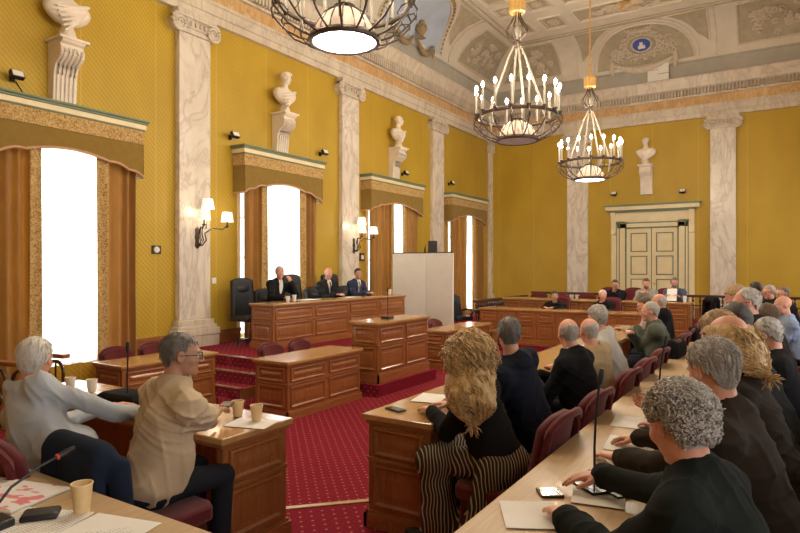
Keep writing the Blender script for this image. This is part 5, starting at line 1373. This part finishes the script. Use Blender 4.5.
# ---- dais
person('man in a dark suit on the dais with one hand raised to his chin', -8.22, 8.42, dz, D(-5), (-8.08, 8.45, 1.62), D(-35), -.08, 0, top=(.012, .013, .016), kind='suit', hair='short', hcol='grey', tone='pink', res=.012, table=.82,
       hands=[{'p': (-7.92, 8.58, 1.44), 'f': (-.2, -.3, .9), 'n': (-1, 0, 0), 'curl': .8}, {'p': (-7.75, 8.22, 1.16)}], seat=.5)
person('balding man in a dark suit and tie in the middle of the dais', -8.22, 9.90, dz, D(-8), (-8.04, 9.86, 1.59), D(-38), -.08, 0, top=(.020, .022, .028), kind='suit', hair='bald', hcol='white', tone='pink', res=.012, table=.82, tie=(.01, .01, .02), fat=.5, seat=.5)
person('dark-haired man in a blue suit with a striped tie on the right of the dais', -8.22, 10.92, dz, D(-8), (-8.02, 10.88, 1.58), D(-38), -.05, 0, top=(.020, .032, .085), kind='suit', hair='short', hcol='dark', tone='mid', res=.012, table=.82, tie=(.15, .10, .08), seat=.5)
for y, lb, h in ((7.78, 'black leather high-backed chair standing empty at the left end of the dais', 1.22), (8.45, 'black leather chair under the man with his hand at his chin', 1.0), (9.20, 'black leather high-backed chair standing empty between the first two speakers', 1.28), (9.92, 'black leather chair under the balding speaker', 1.0), (10.45, 'black leather high-backed chair between the middle and right speakers', 1.28), (10.98, 'black leather chair under the speaker in blue', 1.0)):
    leather_chair(-8.27, y if y > 7.9 else 8.0-.12, D(-6), lb, dz, h, arms=(h > 1.1 and False))
leather_chair(-6.80, 13.45, D(-20), 'black office armchair standing beside the white folding screen', 0, 1.05)
# ---- empty chairs behind the low desks
for x, y, lb in ((-5.66, 6.08, 'maroon chair on the left behind the low oak desk in the middle'), (-5.66, 6.66, 'maroon chair on the right behind the low oak desk in the middle'), (-7.10, 4.70, 'maroon chair on the left behind the desk by the left windows'), (-7.10, 5.26, 'maroon chair on the right behind the desk by the left windows'), (-5.64, 10.7, 'maroon chair behind the low desk in front of the white screen')):
    council_chair(x, y, 0, lb, z0=PIT, tall=.81)

# ---- things on and around the desks
def cup(x, y, z, label, h=.10, group=None, mat='cup'):
    t = thing('paper_cup', label, 'cup', (x, y, z), 0, group)
    B().lathe([(0, .004), (.026, .002), (.028, .004), (.040, h), (.0385, h), (.027, .008), (0, .008)], (0, 0, 0), 24).build('cup_wall', M[mat], t)
    b = B(); b.tube([(.040*math.cos(a), .040*math.sin(a), h) for a in [2*PI*i/24 for i in range(24)]], .0022, 6, True); b.build('rolled_rim', M['cuprim'], t)
    B().lathe([(0, h*.75), (.036, h*.75), (0, h*.74)], (0, 0, 0), 20).build('drink', M['cuprim'], t)
TZ = .752
cup(-2.99, 2.74, TZ, 'beige paper cup on the desk by the polo man, nearer his hand'); cup(-2.80, 2.72, TZ, 'beige paper cup at the desk corner, right of its twin')
cup(-2.33, 1.33, TZ, 'large beige paper cup on the near desk, lower left', .118)
cup(-4.75, 2.62, TZ, 'pale paper cup beside the white-haired man, left one', .10, None, 'paper'); cup(-4.52, 2.66, TZ, 'pale paper cup beside the white-haired man, right one', .10, None, 'paper')
cup(-7.55, 8.10, 1.102, 'white paper cup on the dais desk before the first speaker', .10, None, 'paper'); cup(-7.50, 8.22, 1.102, 'second paper cup on the dais desk, touching distance from the first', .12, None, 'paper')
cup(-7.55, 11.45, 1.102, 'white paper cup at the right end of the dais desk', .12, None, 'paper')
cup(-1.82, 14.6, .952, 'white paper cup at the right end of the second far bench', .14, None, 'paper'); cup(-.80, 7.2, TZ, 'white paper cup on the long pale desk beside the pink bald head', .11, None, 'paper')
SHN = [0]
def sheet(x, y, z, w, l, ang, label, mat='paper', name='paper_sheet', n=1, cat='paper'):
    t = B()
    for k in range(n):
        a = ang+.04*k; c_, s_ = math.cos(a), math.sin(a)
        t.obox((.004*k, .003*k, .0012+.0022*k), (c_, s_, 0), (-s_, c_, 0), (0, 0, 1), w/2, l/2, .0008)
    o = t.build(name, M[mat], smooth=0); SHN[0] += 1; o.location = (x, y, z+.0009*(SHN[0] % 5)); return tag(o, label, cat)
sheet(-2.78, 2.66, TZ, .28, .21, .3, 'white sheet under the paper cups at the desk corner')
sheet(-2.2, 3.88, TZ, .21, .30, .2, 'white sheet on the desk in front of the blonde woman')
sheet(-.83, 2.26, TZ, .22, .26, .5, 'white sheet under the folded hands in the right foreground')
sheet(-.66, 2.62, TZ, .21, .28, .2, 'white sheet beside the smartphone wallet on the long desk')
sheet(-.72, 3.45, TZ, .21, .30, .1, 'white sheet under the open hand, second in the foreground row')
sheet(-.80, 3.95, TZ, .21, .30, .1, 'white sheet farther along the long desk, beyond the microphone')
sheet(-1.95, 5.1, TZ, .21, .30, .1, 'white sheet on the desk in front of the bald man in black')
sheet(-2.0, 7.3, TZ, .3, .42, .1, 'papers spread on the desk before the man in green', n=3)
sheet(-7.6, 8.7, 1.102, .30, .5, .1, 'papers in front of the first dais speaker', n=3); sheet(-7.6, 10.0, 1.102, .30, .5, .1, 'papers in front of the balding dais speaker', n=2)
sheet(-4.45, 2.5, TZ, .30, .22, .1, 'white sheet by the black bag beside the white-haired man')
def printed(name='printed_paper'):
    t = MT(name); v = t.sep(t.co()); ln = t.math('GREATER_THAN', t.math('SINE', t.math('MULTIPLY', v[1], 2*PI/.012)), .45)
    br = t.math('GREATER_THAN', t.noise(120, (1, .1, 1), 1), .46); c_ = t.mix(t.math('MULTIPLY', t.math('MULTIPLY', ln, br), .5), (.80, .79, .76), (.2, .2, .2)); t.col(c_).set(.75); return t.m
M['printed'] = printed()
t = MT('pink_marked_page'); n_ = t.noise(9, (1, 2, 1), 2); t.col(t.mix(t.ramp(n_, [(.55, (0, 0, 0)), (.6, (1,)*3)]), (.80, .78, .77), (.72, .22, .26))).set(.7); M['pinkpage'] = t.m
sheet(-2.35, 1.10, TZ, .30, .42, .35, 'printed sheets on the near desk beside the large paper cup', 'printed', n=2)
sheet(-1.98, 1.16, TZ, .24, .34, .9, 'printed sheet near the right end of the near desk', 'printed')
t = thing('magazine', 'open magazine with pink marks on the near desk, lower left', 'magazine', (-2.78, 1.26, TZ), .25)
B().box(-.20, .20, -.14, .14, 0, .012).build('pages', M['paper'], t, smooth=0, bevel=.003); B().box(-.195, .195, -.135, .135, .012, .0135).build('printed_page', M['pinkpage'], t, smooth=0)
M['redfolder'] = plain('red_folder', (.62, .10, .10), .5)
sheet(-3.2, 1.30, TZ, .22, .30, .2, 'red folder at the left edge of the near desk', 'redfolder', 'folder', 2, 'folder')
tag(B().tube([(-2.72, 1.02, TZ+.006), (-2.45, 1.13, TZ+.006)], [.006, .006], 8).build('pencil', plain('orange_pencil', (.62, .22, .06), .4)), 'orange pencil on the papers beside the microphone base', 'pencil')
tag(B().tube([(-1.94, 1.27, TZ+.006), (-1.80, 1.22, TZ+.006)], [.006, .006], 8).build('pencil', M['gilt']), 'short orange pencil at the right end of the near desk', 'pencil')
def slab(name, x, y, z, w, l, h, ang, label, cat, mat='black', scr=True):
    t = thing(name, label, cat, (x, y, z), ang); B().box(-w/2, w/2, -l/2, l/2, 0, h).build('case', M[mat], t, smooth=30, bevel=min(h*.45, .012))
    if scr: B().box(-w/2+.005, w/2-.005, -l/2+.005, l/2-.005, h-.0005, h+.0008).build('screen', plain('phone_screen', (.02, .022, .028), .1), t, smooth=0)
    return t
slab('phone', -2.22, 3.44, TZ, .075, .15, .010, 1.25, 'black phone lying on the desk end left of the blonde woman', 'phone')
slab('phone', -.70, 2.66, TZ+.004, .10, .15, .012, .9, 'open black wallet phone case on the long desk', 'phone')
slab('phone_case_flap', -.60, 2.68, TZ+.004, .10, .14, .008, .9, 'black flap of the wallet lying beside the phone', 'wallet', 'black', False)
slab('tablet', -.84, 2.52, TZ, .10, .10, .010, .6, 'small grey tablet left of the phone on the long desk', 'tablet', 'iron')
slab('phone', -2.96, 2.62, TZ+.10, .07, .13, .010, .6, 'blue-black phone held up by the man in the polo', 'phone')
slab('wallet', -2.42, 1.22, TZ, .13, .10, .028, .9, 'worn black leather wallet beside the large paper cup', 'wallet', 'leather', False)
slab('phone', -.68, 3.75, TZ+.003, .07, .14, .010, .2, 'dark phone on the long desk beside the third man', 'phone')
def gooseneck(x, y, z, label, top, base=(.09, .12), lean=(0, 0), h=.4, red=False):
    t = thing('table_microphone', label, 'microphone', (x, y, z)); 
    B().prism([(-base[0]/2, -base[1]/2), (base[0]/2, -base[1]/2), (base[0]/2*.8, base[1]/2), (-base[0]/2*.8, base[1]/2)], (0, 0, 0), (1, 0, 0), (0, 1, 0), (0, 0, 1), .035).build('base', M['black'], t, smooth=30, bevel=.008)
    lx, ly = lean; pts = [(0, 0, .03), (0, 0, h*.35), (lx*.25, ly*.25, h*.65), (lx*.7, ly*.7, h*.9), (lx, ly, h)]
    B().tube(pts, .0055, 8).build('gooseneck', M['black'], t)
    d = Vector(pts[-1])-Vector(pts[-2]); d.normalize(); e = Vector(pts[-1])
    B().tube([e, e+d*.03, e+d*.07], [.010, .013, .010], 10).build('capsule', M['black'], t)
    if red: B().tube([e-d*.004, e+d*.004], .0125, 10).build('light_ring', plain('red_ring', (.7, .04, .03), .4), t)
    return t
m_ = gooseneck(-2.47, 1.08, TZ, 'black gooseneck microphone with a red ring on the near desk, lower left', None, (.13, .10), (.02, .22), .21, True)
B().tube([(.0, -.02, .03), (.0, -.02, .13), (.0, -.02, .14)], [.017, .015, .008], 10).build('switch_stem', M['black'], m_)
gooseneck(-.72, 2.78, TZ, 'tall black microphone on the long desk, nearest the camera', None, (.10, .10), (.02, .01), .44)
gooseneck(-.70, 4.35, TZ, 'tall black microphone farther along the long desk', None, (.10, .10), (.03, .02), .44)
gooseneck(-5.28, 7.95, .912, 'thin black microphone standing on the lectern desk', None, (.16, .16), (0, 0), .42)
gooseneck(-4.0, 2.62, TZ, 'thin black microphone on the desk behind the beige polo man', None, (.10, .10), (0, 0), .36)
gooseneck(-2.15, 5.4, TZ, 'small microphone on the desk before the bald man in black', None, (.08, .08), (-.05, .0), .25)
tag(B().tube([(-.78, 4.5, TZ+.01), (-.70, 4.62, TZ+.012), (-.62, 4.55, TZ+.01), (-.58, 4.7, TZ+.01)], .006, 6).build('glasses', M['black']), 'folded black glasses on the long desk beyond the second microphone', 'glasses')
sheet(-2.62, 1.02, TZ, .21, .30, -.3, 'white sheet under the microphone base on the near desk', 'printed'); sheet(-2.1, 1.30, TZ, .30, .21, .25, 'white sheet at the far edge of the near desk, right of the large cup'); sheet(-1.75, 1.08, TZ, .24, .32, .5, 'white sheet at the right end of the near desk')
o = sheet(-2.12, 14.86, 1.10, .21, .30, 0, 'white sheet held up by the bearded man with glasses under the door'); o.rotation_euler = (1.15, 0, 0)
# navy jacket hung on the polo man's chair, black coats on others
def coat(x, y, ang, z0, label, mat, w=.50, top=.93, bottom=.28, seed=1):
    g = SDF(axis_grid(-.42, .42, .012), axis_grid(-.30, .22, .012), axis_grid(bottom-.1, top+.12, .012))
    g.cap((-w/2+.06, -.10, top-.06), (w/2-.06, -.10, top-.06), .072, None, .02)
    for i in range(9):
        u = -w/2+.03+(w-.06)*i/8; g.cap((u, -.14, top-.08), (u*1.12, -.17-.012*(i % 2), bottom+.03), .035, .040, .03)
    for s_ in (-1, 1): g.cap((s_*w*.47, -.05, top-.10), (s_*(w*.55), -.04, bottom+.15), .052, .045, .025)
    g.wrinkle(.009, 22, seed, (1, 1, .35)); P, F = g.mesh(); c_, s2 = math.cos(ang-PI/2), math.sin(ang-PI/2)
    o = npmesh('draped_jacket', np.stack([P[:, 0]*c_-P[:, 1]*s2, P[:, 0]*s2+P[:, 1]*c_, P[:, 2]], 1), F, mat); o.location = (x, y, z0); return tag(o, label, 'jacket')
navy = fabric('navy_cloth', (.014, .022, .045), .85, 200, .2); blk = fabric('black_cloth', (.010, .010, .012), .9, 200, .2)
coat(-2.79, 1.69, D(88), 0, 'navy jacket draped over the chair back behind the beige polo man', navy, .50, .915, seed=4)
coat(-1.10, 7.2, D(176), 0, 'black coat draped on the empty chair beside the man in green', blk, seed=5)
coat(-1.25, 13.1, D(200), 0, 'black coat hanging at the right end of the far benches', blk, .6, 1.15, seed=7)
coat(-1.08, 8.95, D(176), 0, 'black coat on the chair behind the balding man in the dark suit', blk, seed=8)
# black bag on the left desk and the polo man's book
o = B(); o.loops([[(-.22+i_, -.12+i_*.6, h_), (.22-i_, -.12+i_*.6, h_), (.22-i_, .12-i_*.6, h_), (-.22+i_, .12-i_*.6, h_)] for i_, h_ in ((0, 0), (0, .03), (.04, .055), (.10, .06))])
o = o.build('folded_bag', blk, smooth=30, bevel=.01); o.location = (-4.05, 2.66, TZ); tag(o, 'black folded bag on the desk left of the beige polo man', 'bag')
# white folding screen
t = thing('folding_screen', 'tall white two-panel folding screen beyond the lectern', 'screen', (-7.2, 12.45, PIT))
for k, (p, q) in enumerate((((-.92, .0), (-.06, .14)), ((-.06, .14), (.76, .0)))):
    d = Vector((q[0]-p[0], q[1]-p[1], 0)); n = Vector((-d.y, d.x, 0)).normalized(); c_ = Vector((p[0]+d.x/2, p[1]+d.y/2, 1.125))
    B().obox(c_, d, n, (0, 0, 1), d.length/2-.004, .018, 1.105).build('panel', M['white'], t, smooth=0, bevel=.004)
    B().obox(c_+Vector((0, 0, 1.11)), d, n, (0, 0, 1), d.length/2, .022, .012).build('top_edge', M['black'], t, smooth=0)
# loudspeaker on a stand behind the screen
t = thing('loudspeaker', 'small black loudspeaker on a stand showing above the white screen', 'loudspeaker', (-7.35, 13.0, 0))
B().obox((0.05, 0, 2.22), (1, 0, 0), (0, 1, 0), (0, 0, 1), .085, .09, .16).build('cabinet', M['black'], t, smooth=0, bevel=.01)
B().tube([(-.17, 0, 2.04), (-.17, 0, 2.2), (-.14, 0, 2.3)], [.03, .02, .015], 8).build('clamp', M['black'], t)
B().tube([(0, 0, 0.2), (0, 0, 2.08)], .02, 8).tube([(-.2, 0, 2.05), (.1, 0, 2.05)], .012, 6).build('pole', M['black'], t)
b = B()
for k in range(3): a = 2*PI*k/3; b.tube([(0, 0, .45), (.4*math.cos(a), .4*math.sin(a), .01)], .014, 6)
b.build('tripod', M['black'], t)
# small high table beyond the middle
t = thing('side_table', 'small dark stand with thin legs beside the low desk before the far benches', 'table', (-4.72, 11.3, PIT))
B().box(-.22, .22, -.22, .22, .60, .63).build('top', M['brass'], t, smooth=0)
for sx in (-1, 1):
    for sy in (-1, 1): B().tube([(sx*.18, sy*.18, .6), (sx*.20, sy*.20, 0)], .012, 6).build('leg', M['black'], t)
# glass vases at the far left corner by the balustrade
for k, y in enumerate((15.2, 15.6)):
    pass

GROUPS = {'upholstered_chair': 'maroon upholstered council chairs', 'leather_armchair': 'black leather armchairs', 'pelmet': 'velvet pelmets over the windows', 'drape': 'golden brown window drapes',
          'sheer_curtain': 'white sheer curtains', 'bust': 'marble busts on the walls', 'bust_bracket': 'brackets carrying the marble busts', 'wall_sconce': 'wall sconces with white shades', 'spotlight': 'small black wall spotlights',
          'paper_cup': 'paper cups on the desks', 'paper_sheet': 'sheets of paper on the desks', 'table_microphone': 'gooseneck microphones on the desks', 'panelled_desk': 'panelled oak desks', 'bench_desk': 'far bench desks',
          'draped_jacket': 'jackets hung on chairs', 'phone': 'phones on the desks', 'person': 'people seated in the council hall', 'urn_relief': 'urn reliefs under the lunettes', 'pencil': 'pencils on the near desk', 'balustrade': 'balustrades of the far benches', 'carved_railing': 'carved rails by the first window'}
for o in SC.objects:
    if o.parent is None and 'category' in o:
        b_ = o.name.split('.')[0]
        if b_ in GROUPS: o['group'] = GROUPS[b_]
